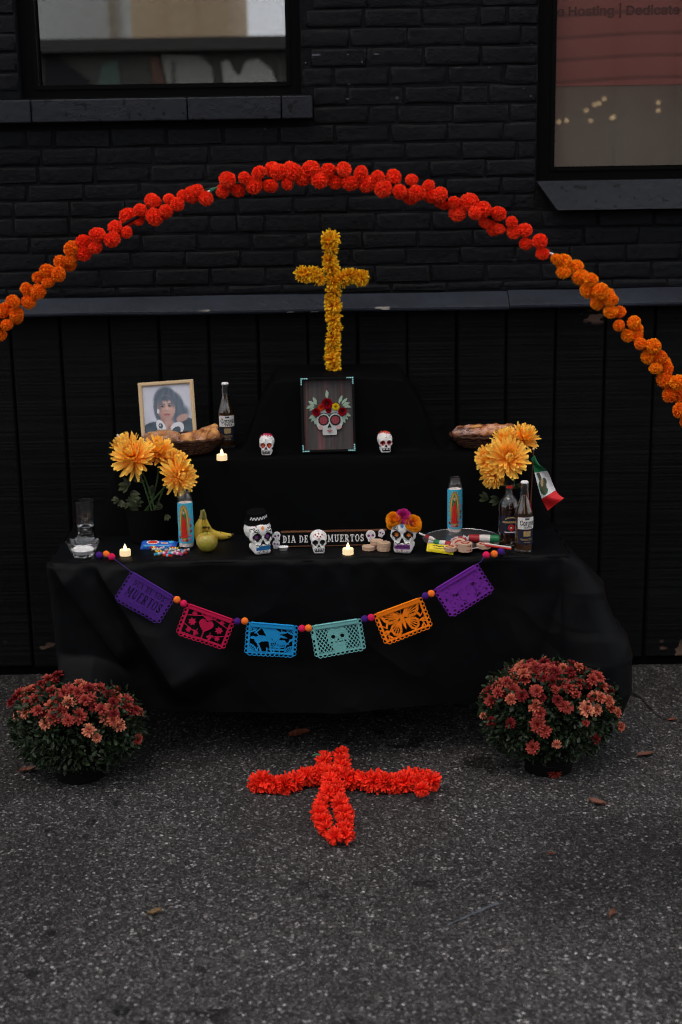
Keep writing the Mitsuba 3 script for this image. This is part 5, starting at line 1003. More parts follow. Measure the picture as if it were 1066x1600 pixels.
# ================================================================== sweets
k = thing('candy_bar', 'blue wrapped candy bar lying behind the loose sweets', 'candy'); b = atz(248, 857, TZ)
Lb, Wb = 0.128, 0.040; gx, gy = np.meshgrid(np.linspace(-Lb / 2, Lb / 2, 60), np.linspace(-Wb / 2, Wb / 2, 18), indexing='ij')
puff = (1 - (2 * gy / Wb) ** 4) * np.clip((Lb / 2 - np.abs(gx)) / 0.012, 0, 1) ** 0.6; gz = 0.001 + 0.014 * puff + 0.0016 * (meshkit.fbm(np.stack([gx * 160, gy * 120, 0 * gx], -1), 2) - 0.5) * 2 + 0.0012 * np.sin(gx * 900) * (np.abs(gx) > Lb / 2 - 0.012)
def sheet(gx, gy, gz, t=0.001):
    A, Bn = gx.shape; i = np.arange(A * Bn).reshape(A, Bn); f = np.vstack([np.c_[i[:-1, :-1].ravel(), i[1:, :-1].ravel(), i[1:, 1:].ravel()], np.c_[i[:-1, :-1].ravel(), i[1:, 1:].ravel(), i[:-1, 1:].ravel()]]); return trimesh.Trimesh(np.c_[gx.ravel(), gy.ravel(), gz.ravel()], f, process=False)
tw = place(b + np.array([0, 0.012, 0.006]), -6, 32); part(k, 'wrapper', shape(sheet(gx, gy, gz), 'wrapper_blue', True), tw)
def on_bar(g, mat, off, name):
    v, f = tess(g, 0.004); from_ = LinearNDInterpolator(np.c_[gx.ravel(), gy.ravel()], gz.ravel()); m = trimesh.Trimesh(np.c_[v, from_(v) + off], f, process=False)
    if m.face_normals[:, 2].mean() < 0: m.invert()
    part(k, name, shape(m, mat), tw)
rs = np.random.default_rng(3)
on_bar(unary_union([ell(-0.020, 0.003, 0.022, 0.009), box(0.010, -0.004, 0.034, 0.004)]), 'label_white', 0.0008, 'print'); on_bar(unary_union([ell(-0.020, 0.003, 0.017, 0.006), box(0.014, -0.002, 0.030, 0.002)]), 'red_print', 0.0014, 'print'); on_bar(unary_union([box(-0.05, -0.014, -0.005, -0.011), box(0.0, -0.013, 0.040, -0.010), ell(0.045, 0.006, 0.009, 0.006)]), 'sky_print', 0.0009, 'print')
# loose sweets, each wrapped and twisted
def sweet():
    x = np.linspace(-1, 1, 15); pr_ = np.where(np.abs(x) < 0.52, 0.0052, np.where(np.abs(x) < 0.66, 0.0018, 0.0018 + 0.0045 * (np.abs(x) - 0.66) / 0.34))
    m = tube(np.c_[x * 0.015, 0 * x, 0 * x], pr_, 8); return m
sw = sweet(); cols = ['red_print', 'label_white', 'sky_print', 'yellow_print', 'label_white', 'pink_print', 'blue_print', 'red_print', 'grey_print']
spots = sorted(((244, 858, 10), (250, 862, -20), (258, 858, 40), (256, 866, 5), (263, 863, -50), (268, 859, 20), (270, 866, -10), (275, 862, 60), (278, 867, -30), (282, 860, 15), (285, 864, -5), (248, 867, 30), (262, 868, -15), (290, 862, 50), (241, 856, -20), (272, 857, 0), (253, 857, 70), (266, 855, -40)))
nth = ('leftmost', 'second from the left', 'third from the left', 'fourth from the left', 'fifth from the left', 'sixth from the left', 'seventh from the left', 'eighth from the left', 'ninth from the left')
nth = nth + tuple(w.replace('left', 'right') for w in nth[::-1]); word = {'red_print': 'red', 'label_white': 'white', 'sky_print': 'pale blue', 'yellow_print': 'yellow', 'pink_print': 'pink', 'blue_print': 'dark blue', 'grey_print': 'grey'}
for i, (x, y, a) in enumerate(spots):
    c1_, c2_ = cols[i % len(cols)], cols[(i * 5 + 3) % len(cols)]
    k = thing('wrapped_sweet', f'{word[c1_]} twist-wrapped sweet, {nth[i]} in the loose pile', 'sweet', 'loose wrapped sweets'); p = atz(x, y, TZ + 0.0052) + np.array([0, 0, 0.004 * (i % 3 == 2)])
    part(k, 'wrapper', shape(sw, c1_, 40), place(p, a)); part(k, 'band', shape(tube(np.array([[-0.003, 0, 0], [0.003, 0, 0]]), 0.0055, 8), c2_, 40), place(p, a))
# pressed sugar discs
def disc(label, p, rz=0, rx=0, mark=False, R=0.0225, h=0.014, grp=None):
    k = thing('sweet_disc', label, 'sweet disc', grp); prof = [(0, 0.0), (R - 0.001, 0.0), (R, 0.001), (R, h - 0.001), (R - 0.001, h), (0, h)]
    m = lathe(prof, 30); v = np.array(m.vertices); a = np.arctan2(v[:, 1], v[:, 0]); ro = np.hypot(v[:, 0], v[:, 1]) > R * 0.9; v[:, 2] += 0.0006 * np.sin(a * 9 + 2 * rz) * ro; v[:, :2] *= (1 + 0.012 * np.sin(a * 5 + rz))[:, None]; m.vertices = v
    part(k, 'disc', shape(m, 'disc_tan', 40), place(p, rz, rx))
    if mark:
        part(k, 'print', shape(wrap(unary_union([star(-0.004, h / 2, 0.0045, 0.0026, 6), box(0.004, h / 2 - 0.001, 0.016, h / 2 + 0.001), box(-0.018, h / 2 - 0.001, -0.010, h / 2 + 0.001)]), R, 0.004, 0.0006), 'red_dark'), place(p, rz, rx))
        part(k, 'print', shape(trimesh.creation.annulus(R * 0.35, R * 0.6, 0.0006, sections=20, transform=trimesh.transformations.translation_matrix([0, 0, h + 0.0004])), 'red_dark'), place(p, rz, rx))
    return k
p1 = atz(576, 859, TZ); p2 = atz(600, 860, TZ)
disc('tan sweet disc lying alone, left of a stacked pair', p1, 10); disc('tan sweet disc, lower one of the stacked pair left of the rose skull', p2, 40); disc('tan sweet disc, upper one of the stacked pair left of the rose skull', p2 + [0.001, 0.002, 0.0146], 80); disc('tan sweet disc resting on top across its three neighbours', (p1 + p2) / 2 + np.array([0.003, 0.024, 0.0152]), 20); disc('tan sweet disc at the back under the topmost one', (p1 + p2) / 2 + np.array([0.002, 0.030, 0]), 60)
# plate of sweets
k = thing('sweets_plate', 'round white plate carrying sweets at the right of the table', 'plate'); pc = atz(727, 862, TZ); pc = np.array([pc[0], pc[1] + 0.125, TZ])
part(k, 'dish', shape(lathe([(0, 0.001), (0.085, 0.001), (0.095, 0.004), (0.137, 0.0125), (0.1385, 0.0138), (0.1365, 0.0145), (0.094, 0.0065), (0, 0.0045)], 60), 'plate_grey', 40), place(pc)); part(k, 'rim', shape(tube(np.c_[0.1376 * np.cos(np.linspace(0, 6.2832, 60)), 0.1376 * np.sin(np.linspace(0, 6.2832, 60)), np.full(60, 0.0142)], 0.0016, 6), 'aluminium', 60), place(pc))
zp = TZ + 0.007
def on_plate(x, y, dz=0.0): return atz(x, y, zp + dz)
for (x, y, dz, rx, lab) in ((703, 860, 0.003, 0, 'pale printed sweet disc at the front of the plate beside the yellow packet'), (727, 861, 0.003, 0, 'pale printed sweet disc at the plate front, under another disc'), (727, 854.5, 0.0175, 0, 'pale printed sweet disc lying on top of the middle front disc'), (756, 856, 0.003, 0, 'pale printed sweet disc rightmost on the plate'), (718, 853, 0.012, 38, 'tilted pale sweet disc leaning at the back of the plate')):
    disc(lab, on_plate(x, y, dz), x * 7, rx, True, 0.0245, 0.0145)
k = thing('yellow_packet', 'yellow candy packet with dark print on the plate edge', 'candy packet'); p = on_plate(688, 858, 0.008)
gx, gy = np.meshgrid(np.linspace(-0.046, 0.046, 40), np.linspace(-0.018, 0.018, 14), indexing='ij'); gz = 0.010 * (1 - (gy / 0.018) ** 4) * np.clip((0.046 - np.abs(gx)) / 0.010, 0, 1) ** 0.6 + 0.0012 * np.sin(gx * 800) * (np.abs(gx) > 0.037) + 0.0008
tw = place(p, -10, 34, 9); part(k, 'wrapper', shape(sheet(gx, gy, gz), 'yellow_print', True), tw)
on_bar(text_poly('= ~', 0.004), 'black_print', 0.0007, 'print') if False else None
on_bar(unary_union([line([(-0.026, 0.002), (-0.016, 0.006), (-0.006, 0.001), (0.006, 0.005), (0.016, 0.001), (0.026, 0.004)], 0.0032), box(-0.022, -0.008, 0.020, -0.006)]), 'black_print', 0.0007, 'print')
def roll(label, a, b, R, bands, twist=False):
    k = thing('candy_roll', label, 'candy roll'); a, b = np.asarray(a), np.asarray(b); n = len(bands)
    for i, c in enumerate(bands):
        p, q = a + (b - a) * i / n, a + (b - a) * (i + 1) / n; part(k, 'band', shape(tube(np.array([p, (p + q) / 2, q]), [R, R * 1.02, R], 14), c, 40))
    d = (b - a) / np.linalg.norm(b - a)
    for e, s_ in ((a, -1), (b, 1)):
        part(k, 'wrapper_end', shape(tube(np.array([e, e + s_ * d * 0.006, e + s_ * d * 0.020]), [R * 0.9, R * 0.35, R * 0.9], 9), 'plate_white', 30))
    return k
roll('coconut candy roll banded green, white and red, left end of the plate', on_plate(679, 848, 0.016), on_plate(706, 851, 0.016), 0.0115, ['green_print', 'label_white', 'red_dark'])
roll('long coconut candy roll banded red, white and green at the plate back', on_plate(733, 841, 0.014), on_plate(783, 842, 0.014), 0.0135, ['red_dark', 'label_white', 'green_print'])
k = thing('clear_candy_bag', 'crumpled clear candy wrapper between the two candy rolls', 'wrapper'); p = on_plate(718, 845, 0.020)
ic = trimesh.creation.icosphere(3, 1.0); v = np.array(ic.vertices); v *= (1 + 0.35 * (meshkit.fbm(v * 3.1 + 5, 3) - 0.5) * 2)[:, None]; ic.vertices = v * np.array([0.030, 0.016, 0.015]); part(k, 'film', shape(ic, 'pearl_film'), place(p)); scene['pearl_film'] = {'type': 'twosided', 'bsdf': pr((0.42, 0.34, 0.38), 0.15, 0.8)}
part(k, 'sweets', shape(cat([tube(np.array([[x, 0, z], [x + 0.012, 0.004, z + 0.003]]), 0.006, 8) for x, z in ((-0.02, 0.004), (-0.004, 0.012), (0.010, 0.006))]), 'red_dark', 40), place(p + [0, -0.012, 0]))
k = thing('red_candy_stick', 'thin red and white candy stick lying over the right plate edge', 'candy stick'); a_, b_ = on_plate(758, 851, 0.020), on_plate(799, 857, 0.012)
for i in range(2): part(k, 'stripe', shape(tube(np.array([a_, b_]) + np.array([0, 0.0, 0.0035 if i else -0.002]), 0.0036 if i == 0 else 0.0026, 8), 'red_print' if i == 0 else 'label_white', 40))
k = thing('small_wrapped_candy', 'small white and red twisted candy left of the candy plate', 'candy'); p = atz(664, 838, TZ + 0.008); q = atz(648 + 22, 836, TZ + 0.012)
part(k, 'wrapper', shape(tube(np.array([atz(655, 833, TZ + 0.02), atz(662, 836, TZ + 0.014), atz(674, 841, TZ + 0.012), atz(680, 844, TZ + 0.01)]), [0.004, 0.003, 0.007, 0.005], 9), 'label_white', 30)); part(k, 'band', shape(tube(np.array([atz(666, 838, TZ + 0.014), atz(671, 840, TZ + 0.013)]), [0.0062, 0.0074], 9), 'red_dark', 30))
# ================================================================== framed pictures
def framed(key, tw, W, H, bw, bt, mat):
    o = box(-W / 2, 0, W / 2, H); i = box(-W / 2 + bw, bw, W / 2 - bw, H - bw)
    m = plate(o.difference(i), bt, 0.0); part(key, 'frame', shape(m, mat), tw); lip = o.buffer(-bw * 0.30, join_style=2).difference(i.buffer(bw * 0.18, join_style=2)); part(key, 'bead', shape(plate(lip, 0.003, -bt - 0.0002), mat), tw)
    part(key, 'back', shape(bx(-W / 2 + 0.003, W / 2 - 0.003, 0.001, 0.004, 0.003, H - 0.003), 'sign_brown'), tw)
def lean(pxc, py, z, yaw, back, roll=0.0, y=None):
    b = atz(pxc, py, z)
    if y is not None: b[1] = y; b[0] = at(pxc, py, y)[0]
    return place(b, yaw, back, roll)
# portrait of a dark-haired woman in a gold frame
k = thing('framed_portrait', 'gold framed colour portrait of a dark-haired person leaning behind the bread', 'framed picture')
tw = lean(266, 694, SZ + 0.004, 0, -14, -3.2, -0.30); W, H = 0.208, 0.246
framed(k, tw, W, H, 0.014, 0.012, 'gold_wood')
# the print itself is flat: soft tones over (u, v) of the sheet
def portrait(p, n, uv):
    u, v = uv.x, uv.y
    def e(cx, cy, rx, ry, soft=0.12, rot=0.0):
        c, q = math.cos(rot), math.sin(rot); dx, dy = u - cx, v - cy
        return smoothstep(1 + soft, 1 - soft, dr.sqrt(dr.square((dx * c + dy * q) / rx) + dr.square((-dx * q + dy * c) / ry)))
    hair, dark, skin, shade, white = (0.115, 0.15, 0.205), (0.06, 0.09, 0.125), (0.54, 0.35, 0.31), (0.36, 0.21, 0.20), (0.70, 0.71, 0.77)
    c = mix((0.50, 0.56, 0.70), (0.60, 0.62, 0.72), v + 0.3 * noise(u * 3, v * 3))
    strands = 0.75 + 0.5 * noise(u * 34 + 8 * noise(u * 3, v * 3), v * 5)
    hm = dr.maximum(dr.maximum(e(0.47, 0.735, 0.255, 0.235), e(0.36, 0.58, 0.15, 0.26, 0.14, 0.15)), dr.maximum(e(0.66, 0.60, 0.20, 0.30, 0.16, 0.30), e(0.80, 0.50, 0.14, 0.14, 0.4)))
    c = mix(c, mi.Color3f(*hair) * strands, hm)
    body = dr.maximum(e(0.20, 0.10, 0.34, 0.28, 0.06), e(0.86, 0.10, 0.30, 0.32, 0.06)); body = dr.maximum(body, e(0.5, 0.02, 0.5, 0.26, 0.06))
    c = mix(c, mi.Color3f(*dark) * (0.8 + 0.5 * noise(u * 9, v * 9)), body)
    c = mix(c, skin, 0.85 * e(0.80, 0.415, 0.13, 0.060, 0.25, 0.25))
    c = mix(c, shade, e(0.47, 0.40, 0.13, 0.18, 0.15)); c = mix(c, skin, e(0.50, 0.30, 0.09, 0.12, 0.4) * 0.8)
    face = e(0.475, 0.605, 0.188, 0.220, 0.07)
    tone = mix(skin, shade, dr.clip(smoothstep(0.50, 0.30, u) * 0.75 + smoothstep(0.56, 0.38, v) * 0.35, 0, 1)); tone = mix(tone, (0.66, 0.47, 0.42), e(0.53, 0.66, 0.10, 0.10, 0.7) * 0.7)
    c = mix(c, tone, face)
    c = mix(c, mi.Color3f(*hair) * strands, e(0.47, 0.80, 0.19, 0.075, 0.35) * face); c = mix(c, hair, e(0.355, 0.71, 0.045, 0.13, 0.5, -0.2) * 0.9); c = mix(c, hair, e(0.615, 0.72, 0.05, 0.12, 0.5, 0.3) * 0.9); c = mix(c, hair, e(0.50, 0.745, 0.02, 0.06, 0.6, 0.2) * 0.8)
    for cx in (0.405, 0.555):
        c = mix(c, shade, e(cx, 0.640, 0.062, 0.034, 0.5) * 0.7); c = mix(c, hair, e(cx, 0.672, 0.055, 0.011, 0.5)); c = mix(c, (0.03, 0.03, 0.04), e(cx, 0.635, 0.040, 0.014, 0.4)); c = mix(c, white, e(cx + 0.022, 0.634, 0.010, 0.006, 0.4) * 0.6)
    c = mix(c, shade, e(0.485, 0.555, 0.040, 0.014, 0.6) * 0.8); c = mix(c, (0.68, 0.50, 0.45), e(0.495, 0.60, 0.014, 0.05, 0.8) * 0.6)
    c = mix(c, (0.33, 0.10, 0.11), e(0.482, 0.488, 0.066, 0.020, 0.3)); c = mix(c, (0.46, 0.20, 0.20), e(0.485, 0.478, 0.045, 0.010, 0.5)); c = mix(c, shade, e(0.485, 0.448, 0.05, 0.012, 0.8) * 0.6)
    c = mix(c, white, e(0.302, 0.555, 0.026, 0.040, 0.2))
    c = mix(c, white, e(0.345, 0.27, 0.085, 0.15, 0.06, 0.5)); c = mix(c, dark, e(0.335, 0.30, 0.045, 0.05, 0.2, 0.5)); c = mix(c, white, e(0.325, 0.31, 0.022, 0.012, 0.3))
    c = mix(c, white, e(0.66, 0.22, 0.17, 0.115, 0.05, 0.5)); c = mix(c, dark, e(0.64, 0.18, 0.12, 0.075, 0.05, 0.6)); c = mix(c, white, e(0.62, 0.06, 0.20, 0.035, 0.08, -0.5)); c = mix(c, shade, e(0.50, 0.22, 0.035, 0.09, 0.3, -0.3))
    return c * (0.94 + 0.12 * noise(u * 160, v * 200))
paint('portrait_print', proc(portrait), 0.35, 0.4)
x0_, x1_, z0_, z1_ = -W / 2 + 0.0145, W / 2 - 0.0145, 0.0145, H - 0.0145
part(k, 'mount', shape(bx(x0_, x1_, -0.003, -0.001, z0_, z1_), 'photo_white'), tw)
part(k, 'print', mikit.ply(([[x0_, -0.0036, z0_], [x1_, -0.0036, z0_], [x1_, -0.0036, z1_], [x0_, -0.0036, z1_]], [[0, 1, 2, 3]]), 'portrait_print', uv=np.array([[0, 0], [1, 0], [1, 1], [0, 1.0]])), tw, 'colour portrait print of a dark-haired person')
# skull picture: black box frame, plank ground, printed skull, paper roses, turquoise beads
k = thing('skull_picture', 'black framed skull picture with red paper roses and turquoise corner beads', 'framed picture')
W, H = 0.196, 0.272; tw = lean(515, 706, SZ + 0.004, -3, -9, -1.2)
framed(k, tw, W, H, 0.0085, 0.026, 'black_plastic')
def plank_c(p, n, uv):
    v = 0.035 + 0.030 * noise(p.x * 160, p.z * 5.0) + 0.02 * noise(p.x * 420, p.z * 14); red = smoothstep(0.62, 0.72, noise(p.x * 120 + 4, p.z * 3.0))
    return mi.Color3f(v * (1.05 + 0.9 * red), v * 0.88, v * 0.90)
paint('plank_print', proc(plank_c), 0.6, 0.3)
pk = part(k, 'print', shape(bx(-W / 2 + 0.009, W / 2 - 0.009, -0.004, -0.001, 0.009, H - 0.009), 'plank_print'), tw, 'wood-grain ground with printed skull')
cx = 0.004; L = [0]
def lay2(name, g, mat):
    L[0] += 1; part(pk, name, shape(plate(g, 0.0003, -0.0041 - 0.0004 * L[0]), mat), tw)
for x, z, an in ((-0.060, 0.185, 150), (-0.050, 0.190, 120), (-0.062, 0.178, 185), (-0.068, 0.180, 205), (0.062, 0.188, 40), (0.052, 0.192, 70), (0.066, 0.182, 10), (0.072, 0.178, -20), (0.0, 0.215, 100), (-0.056, 0.135, 230), (-0.050, 0.128, 250), (-0.046, 0.120, 265), (-0.060, 0.142, 215), (0.066, 0.140, -50), (0.062, 0.132, -70), (0.058, 0.125, -90), (0.072, 0.146, -30)):
    lay2('leaf', unary_union([leaf(x * 0.84, z * 0.88 + 0.012, an, 0.026, 0.011), leaf(x * 0.80, z * 0.88 + 0.006, an + 18, 0.020, 0.007)]), 'mint_print')
sk = unary_union([ell(cx, 0.118, 0.047, 0.038), box(cx - 0.022, 0.066, cx + 0.022, 0.10).buffer(0.004), ell(cx - 0.032, 0.094, 0.013, 0.013), ell(cx + 0.032, 0.094, 0.013, 0.013), box(cx - 0.04, 0.12, cx + 0.04, 0.160)])
lay2('skull', sk, 'grey_light'); paint('grey_light', (0.46, 0.49, 0.48), 0.5)
lay2('brow', unary_union([arc(cx - 0.021, 0.118, 0.024, 30, 150, 0.003), arc(cx + 0.021, 0.118, 0.024, 30, 150, 0.003)]), 'black_print')
for sx in (-1, 1):
    lay2('eye_ring', ell(cx + sx * 0.0215, 0.116, 0.0195, 0.0195), 'black_print'); lay2('eye_flower', star(cx + sx * 0.0215, 0.116, 0.0155, 0.0135, 16), 'red_eye'); lay2('eye_dots', unary_union([Point(cx + sx * 0.0215 + q * math.cos(a), 0.116 + q * math.sin(a)).buffer(0.0009) for q, n in ((0.004, 6), (0.008, 10), (0.012, 14)) for a in np.linspace(0, 6.28, n + 1)[:-1]]), 'black_print'); lay2('cheek', ell(cx + sx * 0.034, 0.090, 0.008, 0.007), 'cheek_pink')
paint('red_eye', (0.26, 0.035, 0.05), 0.5); paint('cheek_pink', (0.52, 0.30, 0.30), 0.5)
lay2('nose', Polygon([(cx, 0.105), (cx - 0.008, 0.088), (cx, 0.090), (cx + 0.008, 0.088)]), 'black_print'); lay2('lips', unary_union([ell(cx, 0.0775, 0.010, 0.0035), ell(cx, 0.0755, 0.006, 0.0038)]), 'lip_print'); lay2('forehead_mark', unary_union([line([(cx, 0.138), (cx, 0.128)], 0.0016), line([(cx - 0.006, 0.141), (cx + 0.006, 0.141)], 0.0016)]), 'black_print')
for (x, z, R, c) in ((-0.043, 0.146, 0.0185, 'r'), (-0.024, 0.163, 0.0150, 'o'), (-0.003, 0.176, 0.0245, 'r'), (0.028, 0.164, 0.0165, 'y'), (0.052, 0.146, 0.0190, 'r'), (0.002, 0.152, 0.013, 'r')):
    cc = {'r': ((0.22, 0.004, 0.012), (0.42, 0.008, 0.025)), 'o': ((0.60, 0.05, 0.008), (0.80, 0.10, 0.015)), 'y': ((0.72, 0.52, 0.01), (0.86, 0.72, 0.02))}[c]
    q = np.array(tw.matrix) @ np.array([x, -0.012, z, 1.0]); part(k, 'paper_rose', rose(R, int(300 + R * 1e4 + x * 1000), *cc).shape(), frame_to((0.02, -1, 0.10), q[:3]))
bd = trimesh.creation.icosphere(2, 0.0030); bs = shape(bd, 'teal_bead', True)
for sx in (-1, 1):
    for sz in (0, 1):
        for i in range(4):
            for j in ((0, i),) if i else ((0, 0),): 
                x = sx * (W / 2 - 0.0045); z = 0.0045 if sz == 0 else H - 0.0045; dz = (i * 0.0068) * (1 if sz == 0 else -1)
                part(k, 'bead', bs, tw.translate([x, -0.0305, z + dz]))
                if i: part(k, 'bead', bs, tw.translate([x - sx * i * 0.0068, -0.0305, z]))

# ================================================================== baskets and bread
def basket(label, c, rx, ry, h, seed):
    k = thing('wicker_basket', label, 'basket'); rr = np.random.default_rng(seed); n = 26
    part(k, 'base', shape(lathe([(0, 0.001), (0.6, 0.001), (0.62, 0.006), (0, 0.006)], 40).apply_transform(np.diag([rx, ry, 1, 1])), 'wicker', 30), place(c))
    for j in range(6):
        t = j / 5; s_ = 0.62 + 0.38 * t ** 0.7; a = np.linspace(0, 2 * math.pi, 105); wv = 1 + 0.022 * np.sin(a * n / 2 + (math.pi if j % 2 else 0))
        part(k, 'strand', shape(tube(np.c_[rx * s_ * wv * np.cos(a), ry * s_ * wv * np.sin(a), 0.006 + h * t + 0.001 * np.sin(a * 5 + j)], 0.0036, 6), 'wicker', 60), place(c))
    part(k, 'ribs', shape(cat([tube(np.array([[rx * (0.62 + 0.38 * t ** 0.7) * math.cos(a), ry * (0.62 + 0.38 * t ** 0.7) * math.sin(a), 0.004 + (h + 0.004) * t] for t in np.linspace(0, 1, 5)]), 0.0022, 5) for a in np.arange(n) * 2 * math.pi / n]), 'wicker', 60), place(c))
    part(k, 'rim', shape(tube(np.c_[rx * 1.01 * np.cos(a), ry * 1.01 * np.sin(a), h + 0.008 + 0.002 * np.sin(a * 20)], 0.0055, 7), 'wicker', 60), place(c)); return k
paint('wicker', (0.045, 0.017, 0.008), 0.6, 0.2)
def crust(lo, hi, sug=0.0):
    def f(p, n, uv):
        v = fbm(p.x * 38, p.y * 38, p.z * 38, 4); c = mix(mi.Color3f(*lo), mi.Color3f(*hi), smoothstep(0.3, 0.72, v)); s_ = smoothstep(0.55, 0.62, noise(p.x * 700, p.y * 700, p.z * 700)) * smoothstep(0.45, 0.6, noise(p.x * 45 + 3, p.y * 45, p.z * 45)) * sug
        return mix(c, mi.Color3f(0.62, 0.45, 0.42), s_)
    return proc(f)
paint('crust_brown', crust((0.16, 0.045, 0.015), (0.46, 0.17, 0.06), 0.8), 0.5, 0.4); paint('crust_gold', crust((0.28, 0.09, 0.025), (0.62, 0.30, 0.09), 1.0), 0.5, 0.4); paint('crust_dark', crust((0.07, 0.022, 0.010), (0.34, 0.12, 0.05), 0.9), 0.5, 0.4); paint('seed', (0.42, 0.26, 0.10), 0.5)
def loaf(blobs, c, seed, amp=0.004):
    S = m3.Manifold.sphere; m = None
    for chain in blobs:
        hs = [S(1, 24).scale(tuple(r_)).translate(tuple(q)) for q, r_ in chain]; h = m3.Manifold.batch_hull(hs) if len(hs) > 1 else hs[0]; m = h if m is None else m + h
    t = tm(m.refine_to_length(0.006)); t = trimesh.Trimesh(t.vertices, t.faces, process=True); trimesh.smoothing.filter_taubin(t, iterations=8)
    v = np.array(t.vertices); t.vertices = v + t.vertex_normals * (amp * (meshkit.fbm(v * 45 + seed, 3) - 0.5) * 2)[:, None]; return t
bc = atz(287, 716, SZ + 0.004); bc = np.array([bc[0], bc[1] + 0.10, SZ + 0.003])
basket('dark wicker basket of bread on the upper shelf, left of the picture', bc, 0.135, 0.095, 0.050, 1)
k = thing('seeded_bun', 'round brown bun topped with seeds, in the left basket', 'bread'); q = np.array([at(258, 687, bc[1] - 0.02)[0], bc[1] - 0.025, SZ + 0.058])
m = loaf([[((0, 0, 0), (0.066, 0.052, 0.036))]], q, 1, 0.005); part(k, 'crust', shape(m, 'crust_brown', True), place(q))
top = m.vertices[m.vertices[:, 2] > 0.010]; rr = np.random.default_rng(9); sd = trimesh.creation.icosphere(1, 0.0016); ss_ = []
for p in top[rr.integers(len(top), size=260)]:
    s_ = sd.copy(); s_.apply_scale([1.6, 1, 0.8]); s_.apply_transform(trimesh.transformations.random_rotation_matrix(rr.random(3))); s_.apply_translation(p * 1.012); ss_.append(s_)
part(k, 'seeds', shape(cat(ss_), 'seed', True), place(q), 'scattered seeds', 'stuff')
k = thing('twisted_loaf', 'long golden loaf dusted with sugar at the right of the left basket', 'bread'); q = np.array([at(313, 686, bc[1] - 0.02)[0], bc[1] - 0.02, SZ + 0.062])
m = loaf([[((-0.060, -0.005, -0.006), (0.026, 0.030, 0.024)), ((0.0, -0.008, 0.002), (0.034, 0.036, 0.030))], [((0.0, -0.008, 0.000), (0.030, 0.036, 0.027)), ((0.050, -0.004, 0.012), (0.024, 0.030, 0.024))], [((0.014, 0.016, 0.020), (0.018, 0.02, 0.016)), ((0.052, 0.022, 0.034), (0.014, 0.018, 0.014))]], q, 4, 0.004); part(k, 'crust', shape(m, 'crust_gold', True), place(q))
for i in range(3): part(k, 'braid', shape(loaf([[((-0.030 + i * 0.026, -0.034, -0.004 + i * 0.004), (0.008, 0.012, 0.020)), ((-0.018 + i * 0.026, -0.016, 0.026 + i * 0.004), (0.008, 0.014, 0.008))]], q, i + 6, 0.002), 'crust_gold', True), place(q))
k = thing('dark_crusted_loaf', 'dark crusted loaf at the back of the left basket', 'bread'); q = np.array([at(245, 690, bc[1] + 0.03)[0], bc[1] + 0.03, SZ + 0.050]); m = loaf([[((-0.03, 0, 0), (0.03, 0.03, 0.026)), ((0.04, 0.004, 0.002), (0.03, 0.03, 0.028))]], q, 9, 0.004); part(k, 'crust', shape(m, 'crust_dark', True), place(q)); part(k, 'split', shape(loaf([[((-0.02, -0.004, 0.026), (0.012, 0.006, 0.004)), ((0.03, -0.004, 0.027), (0.012, 0.006, 0.004))]], q, 3, 0.001), 'crust_gold', True), place(q))
b2 = atz(760, 712, SZ + 0.004); b2 = np.array([b2[0], -0.40, SZ + 0.003]); b2[0] = at(757, 700, -0.40)[0]
basket('dark wicker basket of bread behind the right-hand flowers', b2, 0.125, 0.085, 0.040, 2)
for nm, lab, x, y, mat, bl in (('dark_crusted_loaf', 'dark crusted bread at the left end of the right basket', 738, 691, 'crust_dark', [[((-0.045, 0, 0), (0.03, 0.034, 0.020)), ((0.040, 0, 0.004), (0.036, 0.036, 0.024))]]), ('golden_loaf', 'golden brown loaf in the right basket, half hidden by the flowers', 775, 687, 'crust_brown', [[((-0.035, 0.01, 0.004), (0.034, 0.036, 0.026)), ((0.04, 0.008, 0.006), (0.036, 0.036, 0.024))]])):
    k = thing(nm, lab, 'bread'); q = np.array([at(x, y, b2[1] - 0.01)[0], b2[1] - 0.01 - 0.02 * (nm[0] == 'g'), SZ + 0.060]); part(k, 'crust', shape(loaf(bl, q, x, 0.012), mat, True), place(q)); part(k, 'sugar_ridge', shape(loaf([[((-0.02, -0.012, 0.021), (0.014, 0.008, 0.006)), ((0.03, -0.010, 0.024), (0.014, 0.008, 0.006))]], q, x + 1, 0.002), 'crust_gold', True), place(q))

# ================================================================== the little flag
k = thing('small_flag', 'small green, white and red flag with an emblem on a stick at the right', 'flag'); YFl = -0.76
pa, pb = at(834, 703, YFl), at(829, 800, YFl)
part(k, 'stick', shape(tube(np.array([pb, pa]), 0.0022, 7), 'sign_brown', True)); part(k, 'finial', shape(trimesh.creation.icosphere(2, 0.0042), 'gold_wood', True), place(pa + np.array([0, 0, 0.003])))
# four corner curves of the hanging cloth: along the length (hoist to fly) and across
topc = [(836, 711), (846, 728), (856, 737), (865, 758), (873, 772), (882, 778)]; botc = [(830, 716), (833, 728), (836, 741), (844, 771), (849, 785), (856, 798)]
ta = np.linspace(0, 1, 6); fx = [CubicSpline(ta, np.array(c)) for c in (topc, botc)]
def flag_sheet(u0, u1, n=22, m=12):
    us, ws = np.linspace(u0, u1, n), np.linspace(0, 1, m); V = []
    for u in us:
        for w in ws: px, py = fx[0](u) * (1 - w) + fx[1](u) * w; V.append(at(px, py, YFl - 0.004 - 0.010 * math.sin(u * 7 + w * 4.5) * min(1, u * 4)))
    V = np.array(V); i = np.arange(n * m).reshape(n, m); f = np.vstack([np.c_[i[:-1, :-1].ravel(), i[1:, :-1].ravel(), i[1:, 1:].ravel()], np.c_[i[:-1, :-1].ravel(), i[1:, 1:].ravel(), i[:-1, 1:].ravel()]]); return trimesh.Trimesh(V, f, process=False)
